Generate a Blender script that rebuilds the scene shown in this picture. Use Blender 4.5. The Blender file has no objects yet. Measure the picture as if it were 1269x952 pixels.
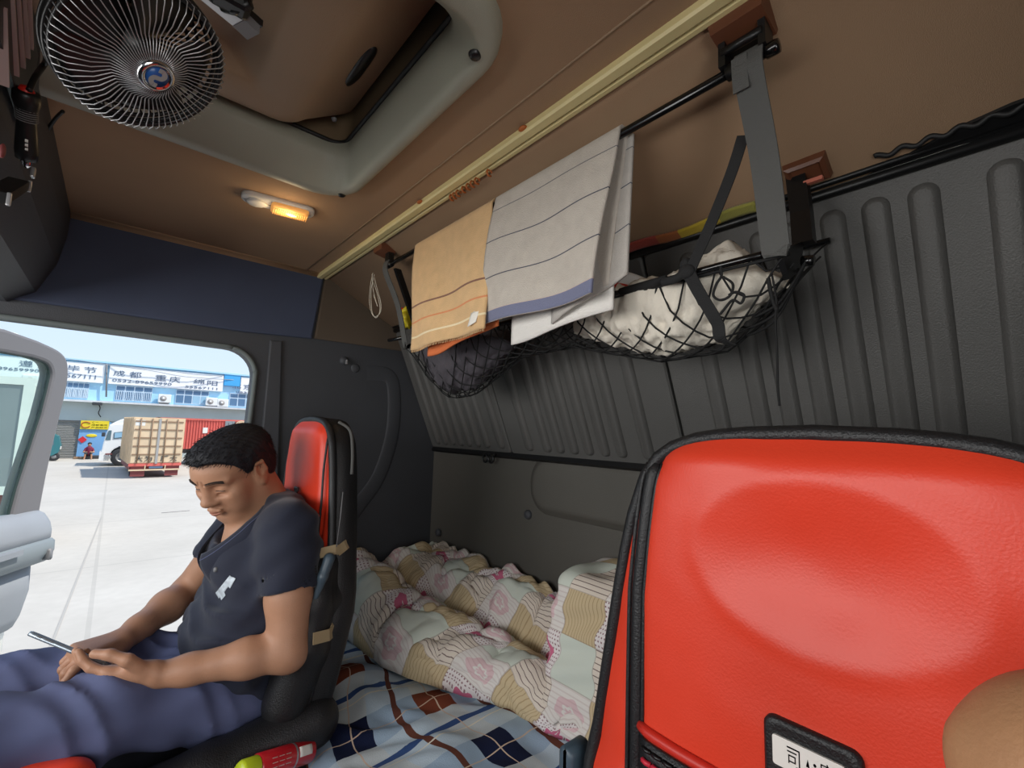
import bpy, bmesh, math, random
import numpy as np
from mathutils import Vector, Matrix, Euler, noise as mnoise

random.seed(7)
rng = np.random.default_rng(7)
C = bpy.context.scene.collection
SC = bpy.context.scene

# ------------------------------------------------------------------ camera, world, sun, lights, exposure
# All positions below are measured from the camera: x = towards the back of the cab, y = towards the open door,
# z = up.  GZ lifts everything so that the yard outside lies at z = 0.
GZ = 2.8
FPX = 560.0
def _n(v): return v / np.linalg.norm(v)
_dY = _n(np.array([-493., 45., 560.]))
_dX = _n(np.array([(313600 + 45 * 80) / 493., 80., 560.]))
_dZ = np.cross(_dY, _dX)
if _dZ[1] > 0: _dZ = -_dZ
RW = np.array([_dX, _dY, _dZ])
cam_d = bpy.data.cameras.new('camera'); cam = bpy.data.objects.new('camera', cam_d); C.objects.link(cam)
cam_d.sensor_fit = 'HORIZONTAL'; cam_d.sensor_width = 36.0; cam_d.lens = FPX / 1269 * 36.0
cam_d.clip_start = 0.01; cam_d.clip_end = 400
m = Matrix.Identity(4)
for i in range(3):
    m[i][0] = RW[i, 0]; m[i][1] = -RW[i, 1]; m[i][2] = -RW[i, 2]
m[2][3] = GZ
cam.matrix_world = m
SC.camera = cam

def ray(x, y): return RW @ np.array([x - 634.5, y - 476., FPX])
def PX(x, y, X): r = ray(x, y); return r * (X / r[0])       # point on a plane of constant depth into the cab
def PY(x, y, Y): r = ray(x, y); return r * (Y / r[1])       # point on a plane parallel to the side wall
def PZ(x, y, Z): r = ray(x, y); return r * (Z / r[2])       # point on a level plane

SC.view_settings.view_transform = 'Standard'
SC.view_settings.look = 'None'
SC.view_settings.gamma = 1.0
SC.view_settings.use_curve_mapping = False
SC.view_settings.exposure = EXPO if 'EXPO' in globals() else 0.0
SC.cycles.use_denoising = True
SC.cycles.max_bounces = 8
SC.cycles.diffuse_bounces = 5
SC.cycles.sample_clamp_indirect = 6.0

world = bpy.data.worlds.new('world'); SC.world = world; world.use_nodes = True
wn = world.node_tree.nodes; wl = world.node_tree.links
bg = wn['Background']
tc = wn.new('ShaderNodeTexCoord'); sp = wn.new('ShaderNodeSeparateXYZ'); rp = wn.new('ShaderNodeValToRGB')
wl.new(tc.outputs['Generated'], sp.inputs[0]); wl.new(sp.outputs['Z'], rp.inputs[0]); wl.new(rp.outputs[0], bg.inputs[0])
cr = rp.color_ramp
cr.elements[0].position = 0.0; cr.elements[0].color = (0.80, 0.92, 1.0, 1)
cr.elements[1].position = 0.7; cr.elements[1].color = (0.42, 0.62, 1.0, 1)
e_ = cr.elements.new(0.12); e_.color = (0.68, 0.84, 1.0, 1)
bg.inputs[1].default_value = 1.08

def lamp(name, kind, loc, energy, color=(1, 1, 1), **kw):
    d = bpy.data.lights.new(name, kind); d.energy = energy; d.color = color
    for k, v in kw.items(): setattr(d, k, v)
    o = bpy.data.objects.new(name, d); o.location = (loc[0], loc[1], loc[2] + GZ); C.objects.link(o); return o
def aim(o, d): o.rotation_euler = Vector(d).to_track_quat('-Z', 'Y').to_euler()
sun = lamp('sun', 'SUN', (0, 0, 30), 4.6, (1.0, 0.95, 0.86), angle=0.01)
aim(sun, (-0.55, 0.42, -1.0))
# daylight entering through the windscreen (ahead of the cab) and the driver's side window
wsl = lamp('windscreen_daylight', 'AREA', (-1.15, 0.75, 0.12), 28, (1.0, 0.97, 0.93), shape='RECTANGLE', size=2.0, size_y=0.75)
aim(wsl, (1, 0.0, -0.12))
dwl = lamp('driver_window_daylight', 'AREA', (-0.15, -0.75, 0.0), 7, (1.0, 0.96, 0.9), shape='RECTANGLE', size=0.8, size_y=0.6)
aim(dwl, (0.25, 1.0, 0.1))

# ------------------------------------------------------------------ helpers
def lin(h):
    if isinstance(h, str):
        h = h.lstrip('#'); c = [int(h[i:i + 2], 16) / 255 for i in (0, 2, 4)]
    else: c = [v / 255 for v in h]
    return tuple(((v + .055) / 1.055) ** 2.4 if v > .04045 else v / 12.92 for v in c) + (1.0,)

def mk(name, col, rough=0.6, metal=0.0, var=0.0, vscale=8.0, bump=0.0, bscale=60.0, coat=0.0, sheen=0.0, emit=None, estr=0.0, spec=0.5):
    """plain procedural surface: base colour with slight noise variation and a noise bump"""
    mt = bpy.data.materials.new(name); mt.use_nodes = True
    nt = mt.node_tree; b = nt.nodes['Principled BSDF']
    c = lin(col)
    b.inputs['Base Color'].default_value = c
    b.inputs['Roughness'].default_value = rough; b.inputs['Metallic'].default_value = metal
    b.inputs['Specular IOR Level'].default_value = spec
    if coat: b.inputs['Coat Weight'].default_value = coat
    if sheen: b.inputs['Sheen Weight'].default_value = sheen; b.inputs['Sheen Roughness'].default_value = 0.5
    if emit: b.inputs['Emission Color'].default_value = lin(emit); b.inputs['Emission Strength'].default_value = estr
    t = nt.nodes.new('ShaderNodeTexCoord')
    if var:
        n = nt.nodes.new('ShaderNodeTexNoise'); n.inputs['Scale'].default_value = vscale; n.inputs['Detail'].default_value = 4
        nt.links.new(t.outputs['Object'], n.inputs['Vector'])
        r = nt.nodes.new('ShaderNodeValToRGB')
        r.color_ramp.elements[0].position = .3; r.color_ramp.elements[1].position = .7
        r.color_ramp.elements[0].color = tuple(v * (1 - var) for v in c[:3]) + (1,)
        r.color_ramp.elements[1].color = tuple(min(1, v * (1 + var)) for v in c[:3]) + (1,)
        nt.links.new(n.outputs[0], r.inputs[0]); nt.links.new(r.outputs[0], b.inputs['Base Color'])
    if bump:
        n2 = nt.nodes.new('ShaderNodeTexNoise'); n2.inputs['Scale'].default_value = bscale; n2.inputs['Detail'].default_value = 3
        nt.links.new(t.outputs['Object'], n2.inputs['Vector'])
        bp = nt.nodes.new('ShaderNodeBump'); bp.inputs['Strength'].default_value = bump; bp.inputs['Distance'].default_value = 0.004
        nt.links.new(n2.outputs[0], bp.inputs['Height']); nt.links.new(bp.outputs[0], b.inputs['Normal'])
    return mt

def glassmat(name, tint, gloss=0.08):
    mt = bpy.data.materials.new(name); mt.use_nodes = True; nt = mt.node_tree
    for n in list(nt.nodes): nt.nodes.remove(n)
    o = nt.nodes.new('ShaderNodeOutputMaterial'); mx = nt.nodes.new('ShaderNodeMixShader')
    tr = nt.nodes.new('ShaderNodeBsdfTransparent'); gl = nt.nodes.new('ShaderNodeBsdfGlossy')
    tr.inputs[0].default_value = lin(tint); gl.inputs['Roughness'].default_value = 0.02
    mx.inputs[0].default_value = gloss
    nt.links.new(tr.outputs[0], mx.inputs[1]); nt.links.new(gl.outputs[0], mx.inputs[2]); nt.links.new(mx.outputs[0], o.inputs[0])
    return mt

def root_of(o):
    while o.parent: o = o.parent
    return o

class B:
    """collects shapes (camera-relative coordinates) into one mesh"""
    def __init__(s): s.v = []; s.f = []; s.uv = []; s.sm = []; s.mi = []; s.cur = 0
    def add(s, vs, fs, uvs=None, smooth=True):
        o = len(s.v); s.v.extend([tuple(map(float, p)) for p in vs])
        for i, f in enumerate(fs):
            s.f.append(tuple(k + o for k in f)); s.sm.append(smooth); s.mi.append(s.cur)
            s.uv.append([uvs[k] for k in f] if uvs is not None else None)
        return s
    def bm(s, bm, smooth=True):
        bm.verts.ensure_lookup_table(); bm.verts.index_update()
        s.add([v.co[:] for v in bm.verts], [[v.index for v in f.verts] for f in bm.faces], smooth=smooth); bm.free(); return s
    def box(s, c, size, rot=None, bev=0.0, seg=2, smooth=False):
        bm = bmesh.new(); bmesh.ops.create_cube(bm, size=1.0)
        for v in bm.verts: v.co = Vector((v.co.x * size[0], v.co.y * size[1], v.co.z * size[2]))
        if bev: bmesh.ops.bevel(bm, geom=bm.edges[:], offset=bev, segments=seg, affect='EDGES', profile=0.5)
        M_ = Matrix.Translation(Vector(c)) @ (rot.to_4x4() if rot is not None else Matrix.Identity(4))
        bm.transform(M_)
        return s.bm(bm, smooth)
    def bx(s, x0, x1, y0, y1, z0, z1, bev=0.0, seg=2, smooth=False):
        return s.box(((x0 + x1) / 2, (y0 + y1) / 2, (z0 + z1) / 2), (abs(x1 - x0), abs(y1 - y0), abs(z1 - z0)), bev=bev, seg=seg, smooth=smooth)
    def tube(s, pts, r, n=8, caps=True, closed=False, flat=None):
        P = [np.array(p, float) for p in pts]; N = len(P)
        rs = r if hasattr(r, '__len__') else [r] * N
        T = []
        for i in range(N):
            a = P[(i - 1) % N] if (closed or i > 0) else P[i]; b = P[(i + 1) % N] if (closed or i < N - 1) else P[i]
            t = b - a; L = np.linalg.norm(t); T.append(t / L if L > 1e-9 else np.array([0, 0, 1.]))
        u = np.cross(T[0], [0, 0, 1.]);
        if np.linalg.norm(u) < .05: u = np.cross(T[0], [1., 0, 0])
        u /= np.linalg.norm(u); vs = []; fs = []
        for i in range(N):
            u = u - T[i] * np.dot(u, T[i]); u /= np.linalg.norm(u); w = np.cross(T[i], u)
            for k in range(n):
                a = 2 * math.pi * k / n
                vs.append(P[i] + rs[i] * (math.cos(a) * u + math.sin(a) * w * (flat if flat else 1)))
        R_ = N if closed else N - 1
        for i in range(R_):
            for k in range(n):
                a = i * n + k; b = i * n + (k + 1) % n; j = ((i + 1) % N) * n
                fs.append((a, b, j + (k + 1) % n, j + k))
        if caps and not closed:
            fs.append(tuple(range(n - 1, -1, -1))); fs.append(tuple((N - 1) * n + k for k in range(n)))
        return s.add(vs, fs)
    def band(s, pts, wdir, w, th):
        """flat webbing strap along pts; wdir = direction of its width"""
        P = [np.array(p, float) for p in pts]; N = len(P); vs = []; fs = []
        wd = [wdir[min(i, len(wdir) - 1)] for i in range(N)] if isinstance(wdir, list) else [wdir] * N
        for i in range(N):
            t = _n(P[min(i + 1, N - 1)] - P[max(i - 1, 0)]); d = np.array(wd[i], float); d = _n(d - t * np.dot(t, d)); nn = np.cross(t, d)
            for a, b in ((-1, -1), (1, -1), (1, 1), (-1, 1)): vs.append(P[i] + d * a * w / 2 + nn * b * th / 2)
        for i in range(N - 1):
            for k in range(4): fs.append((i * 4 + k, i * 4 + (k + 1) % 4, i * 4 + 4 + (k + 1) % 4, i * 4 + 4 + k))
        fs.append((3, 2, 1, 0)); fs.append(tuple((N - 1) * 4 + k for k in range(4)))
        return s.add(vs, fs, smooth=False)
    def lathe(s, prof, c, axis=(0, 0, 1), n=32):
        ax = _n(np.array(axis, float)); u = np.cross(ax, [0, 0, 1.])
        if np.linalg.norm(u) < .05: u = np.cross(ax, [1., 0, 0])
        u = _n(u); w = np.cross(ax, u); c = np.array(c, float); vs = []; fs = []
        for (r, h) in prof:
            for k in range(n):
                a = 2 * math.pi * k / n; vs.append(c + ax * h + r * (math.cos(a) * u + math.sin(a) * w))
        for i in range(len(prof) - 1):
            for k in range(n): fs.append((i * n + k, i * n + (k + 1) % n, (i + 1) * n + (k + 1) % n, (i + 1) * n + k))
        return s.add(vs, fs)
    def loft(s, rings, closed=True, caps=True, smooth=True):
        n = len(rings[0]); vs = [p for r in rings for p in r]; fs = []
        for i in range(len(rings) - 1):
            for k in range(n if closed else n - 1):
                fs.append((i * n + k, i * n + (k + 1) % n, (i + 1) * n + (k + 1) % n, (i + 1) * n + k))
        if caps and closed: fs.append(tuple(range(n - 1, -1, -1))); fs.append(tuple((len(rings) - 1) * n + k for k in range(n)))
        return s.add(vs, fs, smooth=smooth)
    def grid(s, fn, nu, nv, th=0.0, uvscale=(1, 1)):
        """surface fn(u,v) with u,v in 0..1; th > 0 gives it a real thickness"""
        us = np.linspace(0, 1, nu + 1); vs_ = np.linspace(0, 1, nv + 1)
        G = np.array([[fn(u, v) for v in vs_] for u in us], float)
        uv = [(u * uvscale[0], v * uvscale[1]) for u in us for v in vs_]
        def q(flip, o=0):
            r = []
            for i in range(nu):
                for j in range(nv):
                    a = i * (nv + 1) + j; f = (a, a + nv + 1, a + nv + 2, a + 1)
                    r.append(tuple(k + o for k in (f[::-1] if flip else f)))
            return r
        if not th: return s.add(G.reshape(-1, 3), q(False), uv)
        du = np.gradient(G, axis=0); dv = np.gradient(G, axis=1); nn = np.cross(du, dv); nn /= (np.linalg.norm(nn, axis=2, keepdims=True) + 1e-12)
        A = (G + nn * th / 2).reshape(-1, 3); Bk = (G - nn * th / 2).reshape(-1, 3); o = len(A)
        fs = q(False) + q(True, o); W = nv + 1
        rim = [i * W for i in range(nu + 1)] + [nu * W + j for j in range(1, nv + 1)] + [i * W + nv for i in range(nu - 1, -1, -1)] + [j for j in range(nv - 1, 0, -1)]
        for i in range(len(rim)):
            a, b = rim[i], rim[(i + 1) % len(rim)]; fs.append((b, a, a + o, b + o))
        return s.add(np.vstack([A, Bk]), fs, uv + uv)
    def poly(s, loops, th, to3, bev=0.0, smooth=False):
        """flat plate: outer loop and holes in 2-D, filled, given a thickness; to3(u,v,w) -> point"""
        bm = bmesh.new(); es = []
        for L in loops:
            vv = [bm.verts.new((p[0], p[1], 0)) for p in L]
            es += [bm.edges.new((vv[i], vv[(i + 1) % len(vv)])) for i in range(len(vv))]
        bmesh.ops.triangle_fill(bm, use_beauty=True, edges=es)
        bmesh.ops.recalc_face_normals(bm, faces=bm.faces[:])
        r = bmesh.ops.extrude_face_region(bm, geom=bm.faces[:])
        for v in [g for g in r['geom'] if isinstance(g, bmesh.types.BMVert)]: v.co.z += th
        bmesh.ops.recalc_face_normals(bm, faces=bm.faces[:])
        if bev:
            ee = [e for e in bm.edges if len(e.link_faces) == 2 and e.calc_face_angle(0) > .8 and abs(e.verts[0].co.z - e.verts[1].co.z) < 1e-6]
            bmesh.ops.bevel(bm, geom=ee, offset=bev, segments=2, affect='EDGES', profile=.5)
        for v in bm.verts: v.co = Vector(to3(*v.co))
        bmesh.ops.recalc_face_normals(bm, faces=bm.faces[:])
        return s.bm(bm, smooth)
    def ell(s, c, r, rot=None, nu=24, nv=14):
        vs = []; fs = []; c = np.array(c, float); Rm = np.array(rot) if rot is not None else np.eye(3)
        for j in range(nv + 1):
            t = math.pi * j / nv
            for i in range(nu):
                a = 2 * math.pi * i / nu
                vs.append(c + Rm @ np.array([r[0] * math.sin(t) * math.cos(a), r[1] * math.sin(t) * math.sin(a), r[2] * math.cos(t)]))
        for j in range(nv):
            for i in range(nu): fs.append((j * nu + i, (j + 1) * nu + i, (j + 1) * nu + (i + 1) % nu, j * nu + (i + 1) % nu))
        return s.add(vs, fs)
    def text(s, txt, to3, box, th=0.0):
        """lettering fitted into box (u0,u1,v0,v1); to3(u,v,w) -> point"""
        V, F = text_geo(txt)
        if not len(V): return s
        mn = V.min(0); mx = V.max(0); d = np.maximum(mx - mn, 1e-6)
        u = box[0] + (V[:, 0] - mn[0]) / d[0] * (box[1] - box[0]); v = box[2] + (V[:, 1] - mn[1]) / d[1] * (box[3] - box[2])
        n = len(V)
        if not th: return s.add([to3(a, b, 0) for a, b in zip(u, v)], F, smooth=False)
        w = (V[:, 2] - mn[2]) / d[2] * th
        return s.add([to3(a, b, c) for a, b, c in zip(u, v, w)], F, smooth=False)
    def obj(s, name, mat, parent=None, weld=False):
        V = np.array(s.v, float).reshape(-1, 3); V[:, 2] += GZ
        if parent is not None: org = np.array(root_of(parent).location)
        else: org = np.array([(V[:, 0].min() + V[:, 0].max()) / 2, (V[:, 1].min() + V[:, 1].max()) / 2, V[:, 2].min()])
        me = bpy.data.meshes.new(name); me.from_pydata((V - org).tolist(), [], s.f)
        me.polygons.foreach_set('use_smooth', s.sm)
        mats = mat if isinstance(mat, (list, tuple)) else [mat]
        for m_ in mats: me.materials.append(m_)
        me.polygons.foreach_set('material_index', s.mi)
        if any(u is not None for u in s.uv):
            l = me.uv_layers.new(name='UVMap'); k = 0
            for fi, f in enumerate(s.f):
                for j in range(len(f)):
                    if s.uv[fi] is not None: l.data[k].uv = s.uv[fi][j]
                    k += 1
        me.validate(); me.update()
        bm = bmesh.new(); bm.from_mesh(me)
        if weld: bmesh.ops.remove_doubles(bm, verts=bm.verts[:], dist=1e-5)
        bmesh.ops.recalc_face_normals(bm, faces=bm.faces[:]); bm.to_mesh(me); bm.free()
        o = bpy.data.objects.new(name, me); C.objects.link(o)
        if parent is not None: o.parent = parent
        else: o.location = org
        return o

_tg = {}
def text_geo(txt):
    if txt in _tg: return _tg[txt]
    cu = bpy.data.curves.new('t', 'FONT'); cu.body = txt; cu.extrude = 0.05; cu.resolution_u = 3
    ob = bpy.data.objects.new('t', cu); C.objects.link(ob)
    dg = bpy.context.evaluated_depsgraph_get(); me = bpy.data.meshes.new_from_object(ob.evaluated_get(dg))
    V = np.array([v.co[:] for v in me.vertices]).reshape(-1, 3); F = [tuple(p.vertices) for p in me.polygons]
    bpy.data.objects.remove(ob); bpy.data.curves.remove(cu); bpy.data.meshes.remove(me)
    _tg[txt] = (V, F); return _tg[txt]

def thing(name, label, cat, loc, group=None):
    o = bpy.data.objects.new(name, None); C.objects.link(o); o.empty_display_size = 0.05
    o.location = (loc[0], loc[1], loc[2] + GZ); o['label'] = label; o['category'] = cat
    if group: o['group'] = group
    return o
def tag(o, label, cat, group=None, kind=None):
    o['label'] = label; o['category'] = cat
    if group: o['group'] = group
    if kind: o['kind'] = kind
    return o
def struct(o, label=None, cat=None):
    o['kind'] = 'structure'
    if label: o['label'] = label
    if cat: o['category'] = cat
    return o
def dup(root, off, label=None):
    r = root.copy(); C.objects.link(r); r.location = root.location + Vector(off)
    if label: r['label'] = label
    for ch in list(root.children):
        c = ch.copy(); C.objects.link(c); c.parent = r
        for g in list(ch.children):
            d = g.copy(); C.objects.link(d); d.parent = c
    return r

def rrect(x0, x1, y0, y1, r, n=6):
    out = []
    for cx, cy, a0 in ((x1 - r, y1 - r, 0), (x0 + r, y1 - r, 90), (x0 + r, y0 + r, 180), (x1 - r, y0 + r, 270)):
        for k in range(n + 1):
            a = math.radians(a0 + 90 * k / n); out.append((cx + r * math.cos(a), cy + r * math.sin(a)))
    return out
def catmull(pts, n=6):
    P = [np.array(p, float) for p in pts]; out = []
    for i in range(len(P) - 1):
        a = P[max(i - 1, 0)]; b = P[i]; c = P[i + 1]; d = P[min(i + 2, len(P) - 1)]
        for k in range(n):
            t = k / n
            out.append(.5 * ((2 * b) + (c - a) * t + (2 * a - 5 * b + 4 * c - d) * t * t + (3 * b - a - 3 * c + d) * t ** 3))
    out.append(P[-1]); return out
def fbm(p, sc=1.0, oct=3):
    v = 0; a = 1.0; q = Vector((p[0] * sc, p[1] * sc, p[2] * sc if len(p) > 2 else 0.0))
    for _ in range(oct): v += a * mnoise.noise(q); q = q * 2.03 + Vector((3.1, 1.7, 5.2)); a *= .5
    return v
def sstep(a, b, x):
    t = min(1, max(0, (x - a) / (b - a))); return t * t * (3 - 2 * t)
def lerp_tab(tab, x):
    xs = [t[0] for t in tab]; ys = [t[1] for t in tab]; return float(np.interp(x, xs, ys))

# ---- smooth solid modelling: tapered capsules and ellipsoids blended into one continuous skin
class SDF:
    def __init__(s, lo, hi, h):
        s.lo = np.array(lo, float); s.h = h; s.n = np.ceil((np.array(hi) - s.lo) / h).astype(int) + 1
        s.F = np.full(s.n, 0.06, np.float32)
    def _win(s, lo, hi, m):
        a = np.maximum(np.floor((np.array(lo) - m - s.lo) / s.h).astype(int), 0); b = np.minimum(np.ceil((np.array(hi) + m - s.lo) / s.h).astype(int) + 1, s.n)
        if np.any(b <= a): return None
        ax = [s.lo[i] + s.h * np.arange(a[i], b[i]) for i in range(3)]
        X, Y, Z = np.meshgrid(*ax, indexing='ij'); return tuple(slice(a[i], b[i]) for i in range(3)), X, Y, Z
    def _mix(s, sl, d, k, mode):
        f = s.F[sl]
        if mode == 'add':
            h = np.clip(.5 + .5 * (f - d) / k, 0, 1); s.F[sl] = (f * (1 - h) + d * h - k * h * (1 - h)).astype(np.float32)
        elif mode == 'sub':
            h = np.clip(.5 - .5 * (f + d) / k, 0, 1); s.F[sl] = (f * (1 - h) - d * h + k * h * (1 - h)).astype(np.float32)
        elif mode == 'int': s.F[sl] = np.maximum(f, d).astype(np.float32)
    def cap(s, a, b, ra, rb=None, k=0.01, mode='add', flat=False):
        rb = ra if rb is None else rb; a = np.array(a, float); b = np.array(b, float); rm = max(ra, rb)
        w = s._win(np.minimum(a, b) - rm, np.maximum(a, b) + rm, .05 + k)
        if w is None: return s
        sl, X, Y, Z = w; ba = b - a; L2 = ba @ ba + 1e-12
        t0 = ((X - a[0]) * ba[0] + (Y - a[1]) * ba[1] + (Z - a[2]) * ba[2]) / L2; t = np.clip(t0, 0, 1)
        d = np.sqrt((X - a[0] - t * ba[0]) ** 2 + (Y - a[1] - t * ba[1]) ** 2 + (Z - a[2] - t * ba[2]) ** 2) - (ra + (rb - ra) * t)
        if flat: d = np.maximum(d, (t0 - 1) * math.sqrt(L2)) if flat == 1 else np.maximum(d, np.maximum(t0 - 1, -t0) * math.sqrt(L2))
        s._mix(sl, d, k, mode); return s
    def chain(s, pts, rs, k=0.01):
        for i in range(len(pts) - 1): s.cap(pts[i], pts[i + 1], rs[i], rs[i + 1], k)
        return s
    def ell(s, c, r, rot=None, k=0.01, mode='add'):
        c = np.array(c, float); r = np.array(r, float); rm = r.max()
        w = s._win(c - rm, c + rm, .05 + k)
        if w is None: return s
        sl, X, Y, Z = w; P = np.stack([X - c[0], Y - c[1], Z - c[2]], -1)
        if rot is not None: P = P @ np.array(rot)
        k0 = np.linalg.norm(P / r, axis=-1); k1 = np.linalg.norm(P / (r * r), axis=-1) + 1e-9
        s._mix(sl, k0 * (k0 - 1) / k1, k, mode); return s
    def warp(s, fn):
        ax = [s.lo[i] + s.h * np.arange(s.n[i]) for i in range(3)]
        X, Y, Z = np.meshgrid(*ax, indexing='ij'); s.F = fn(s.F, X, Y, Z).astype(np.float32); return s
    def mesh(s):
        F = s.F.copy()
        for ax in range(3):
            sl = [slice(None)] * 3
            for e in (0, -1): sl[ax] = e; F[tuple(sl)] = np.maximum(F[tuple(sl)], 1e-4)
        ins = F < 0; n = np.array(F.shape) - 1
        cnt = np.zeros(n, np.int32); acc = np.zeros(tuple(n) + (3,), np.float32)
        for ax in range(3):
            o1, o2 = [i for i in range(3) if i != ax]
            for b1 in (0, 1):
                for b2 in (0, 1):
                    sa = [slice(0, n[i]) for i in range(3)]; sb = list(sa)
                    sa[o1] = slice(b1, n[o1] + b1); sa[o2] = slice(b2, n[o2] + b2); sb[o1] = sa[o1]; sb[o2] = sa[o2]; sb[ax] = slice(1, n[ax] + 1)
                    A = F[tuple(sa)]; Bv = F[tuple(sb)]; x = ins[tuple(sa)] != ins[tuple(sb)]
                    t = np.where(x, A / (A - Bv + 1e-20), 0); cnt += x
                    acc[..., ax] += np.where(x, t, 0); acc[..., o1] += np.where(x, b1, 0); acc[..., o2] += np.where(x, b2, 0)
        act = cnt > 0; idx = np.full(n, -1, np.int64); I = np.argwhere(act); idx[act] = np.arange(len(I))
        V = (I + acc[act] / cnt[act][:, None]) * s.h + s.lo; Q = []
        for ax in range(3):
            o1, o2 = (ax + 1) % 3, (ax + 2) % 3
            sa = [slice(None)] * 3; sb = list(sa); sa[ax] = slice(0, -1); sb[ax] = slice(1, None)
            x = ins[tuple(sa)] != ins[tuple(sb)]; E = np.argwhere(x); up = ins[tuple(sa)][x]
            ok = (E[:, o1] > 0) & (E[:, o2] > 0) & (E[:, o1] < n[o1]) & (E[:, o2] < n[o2]); E = E[ok]; up = up[ok]
            def g(d1, d2):
                k = E.copy(); k[:, o1] += d1; k[:, o2] += d2; return idx[k[:, 0], k[:, 1], k[:, 2]]
            q = np.stack([g(-1, -1), g(0, -1), g(0, 0), g(-1, 0)], 1); q[~up] = q[~up][:, ::-1]; Q.append(q)
        return V, np.vstack(Q)
    def to(s, b, relax=2):
        V, Q = s.mesh()
        for _ in range(relax):
            acc = np.zeros_like(V); c = np.zeros(len(V))
            for i in range(4):
                np.add.at(acc, Q[:, i], V[Q[:, (i + 1) % 4]]); np.add.at(acc, Q[:, (i + 1) % 4], V[Q[:, i]])
                np.add.at(c, Q[:, i], 1); np.add.at(c, Q[:, (i + 1) % 4], 1)
            V = V * .5 + .5 * acc / np.maximum(c, 1)[:, None]
        b.add(V, Q.tolist()); return b
# ------------------------------------------------------------------ materials
M = {}
M['headliner'] = mk('brown_headliner', (160, 130, 102), 0.9, var=.10, vscale=3, bump=.25, bscale=900)
M['darkliner'] = mk('charcoal_headliner_flare_tint', (66, 74, 96), 0.9, var=.08, vscale=4, bump=.25, bscale=900)  # charcoal lining; the blue tint puts lens flare haze into the colour
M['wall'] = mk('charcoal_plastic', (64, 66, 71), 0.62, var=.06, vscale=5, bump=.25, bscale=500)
M['panel'] = mk('grained_charcoal_vinyl', (84, 83, 81), 0.5, var=.07, vscale=4, bump=.3, bscale=450)
M['black'] = mk('black_plastic', (18, 18, 19), 0.38)
M['blackmat'] = mk('matt_black_plastic', (26, 26, 27), 0.7, bump=.2, bscale=500)
M['rubber'] = mk('black_rubber', (20, 20, 21), 0.6)
M['hatch'] = mk('grey_green_plastic', (158, 157, 142), 0.5, var=.05, vscale=6, bump=.15, bscale=600)
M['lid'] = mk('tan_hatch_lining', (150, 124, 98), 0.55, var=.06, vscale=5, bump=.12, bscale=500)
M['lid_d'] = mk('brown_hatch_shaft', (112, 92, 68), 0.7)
M['rail'] = mk('cream_rail', (224, 208, 152), 0.35, var=.04, vscale=15)
M['orange_hook'] = mk('orange_brown_plastic', (176, 96, 40), 0.45)
M['bracket'] = mk('brown_plastic', (104, 62, 42), 0.4, var=.1, vscale=20)
M['rod'] = mk('gloss_black_paint', (12, 12, 13), 0.22, coat=.4)
M['strap'] = mk('grey_webbing', (84, 84, 82), 0.8, bump=.4, bscale=700)
M['strapb'] = mk('black_webbing', (30, 30, 31), 0.85, bump=.4, bscale=700)
M['net'] = mk('black_cord', (16, 16, 17), 0.8)
M['white_cloth'] = mk('off_white_cloth', (222, 214, 200), 0.9, var=.05, vscale=12, bump=.3, bscale=300)
M['grey_cloth'] = mk('dark_grey_cloth', (72, 68, 74), 0.9, var=.1, vscale=15, bump=.3, bscale=300)
M['white'] = mk('white_plastic', (226, 224, 218), 0.4)
M['chrome'] = mk('chrome', (210, 210, 212), 0.14, metal=1)
M['silver'] = mk('satin_silver', (176, 176, 178), 0.32, metal=.6)
M['grey'] = mk('mid_grey_plastic', (120, 120, 122), 0.5)
M['doorgrey'] = mk('door_trim_grey', (142, 146, 152), 0.5, var=.04, vscale=6, bump=.15, bscale=600)
M['doorframe'] = mk('door_frame_grey', (112, 110, 112), 0.55, bump=.15, bscale=600)
M['doorwhite'] = mk('cream_paint', (236, 234, 224), 0.3, coat=.3)
M['seal'] = mk('grey_green_seal', (104, 112, 112), 0.7)
M['blue'] = mk('badge_blue', (38, 84, 150), 0.3)
M['red'] = mk('red_leather', (222, 63, 38), 0.42, var=.04, vscale=6, bump=.10, bscale=380)
M['redpipe'] = mk('red_leather_piping', (200, 44, 30), 0.45)
M['leatherblack'] = mk('black_leather', (27, 27, 29), 0.45, bump=.3, bscale=400)
M['thread'] = mk('pink_red_thread', (206, 40, 62), 0.5)
M['tape'] = mk('tan_tape', (166, 146, 112), 0.7)
M['floor'] = mk('black_rubber_floor', (24, 24, 25), 0.8, bump=.3, bscale=100)
M['skin'] = mk('skin', (180, 134, 106), 0.5, var=.06, vscale=25, bump=.12, bscale=350, spec=.4)
M['skin2'] = mk('tanned_skin', (182, 134, 96), 0.5, var=.06, vscale=25, bump=.12, bscale=350)
M['hair'] = mk('black_hair', (24, 25, 32), 0.68)
M['navy'] = mk('navy_jersey', (26, 31, 50), 0.85, var=.06, vscale=20, bump=.12, bscale=1600, sheen=.15)
M['trouser'] = mk('slate_blue_trousers', (86, 93, 128), 0.85, var=.06, vscale=15, bump=.12, bscale=1600)
M['shoe'] = mk('black_shoe', (22, 22, 24), 0.5)
M['stitch'] = mk('navy_stitching', (86, 92, 120), 0.9)
M['brow'] = mk('brow_hair', (52, 40, 34), 0.7)
M['lip'] = mk('lip', (160, 104, 84), 0.45)
M['eye'] = mk('dark_eye', (22, 16, 14), 0.2)
M['print'] = mk('pale_print', (196, 206, 214), 0.6, var=.3, vscale=60)
M['screen'] = mk('phone_glass', (40, 46, 54), 0.08, coat=.6)
M['phone'] = mk('phone_body', (150, 160, 170), 0.25, metal=.6)
M['yellow'] = mk('yellow_plastic_bag', (222, 204, 40), 0.4)
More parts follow.
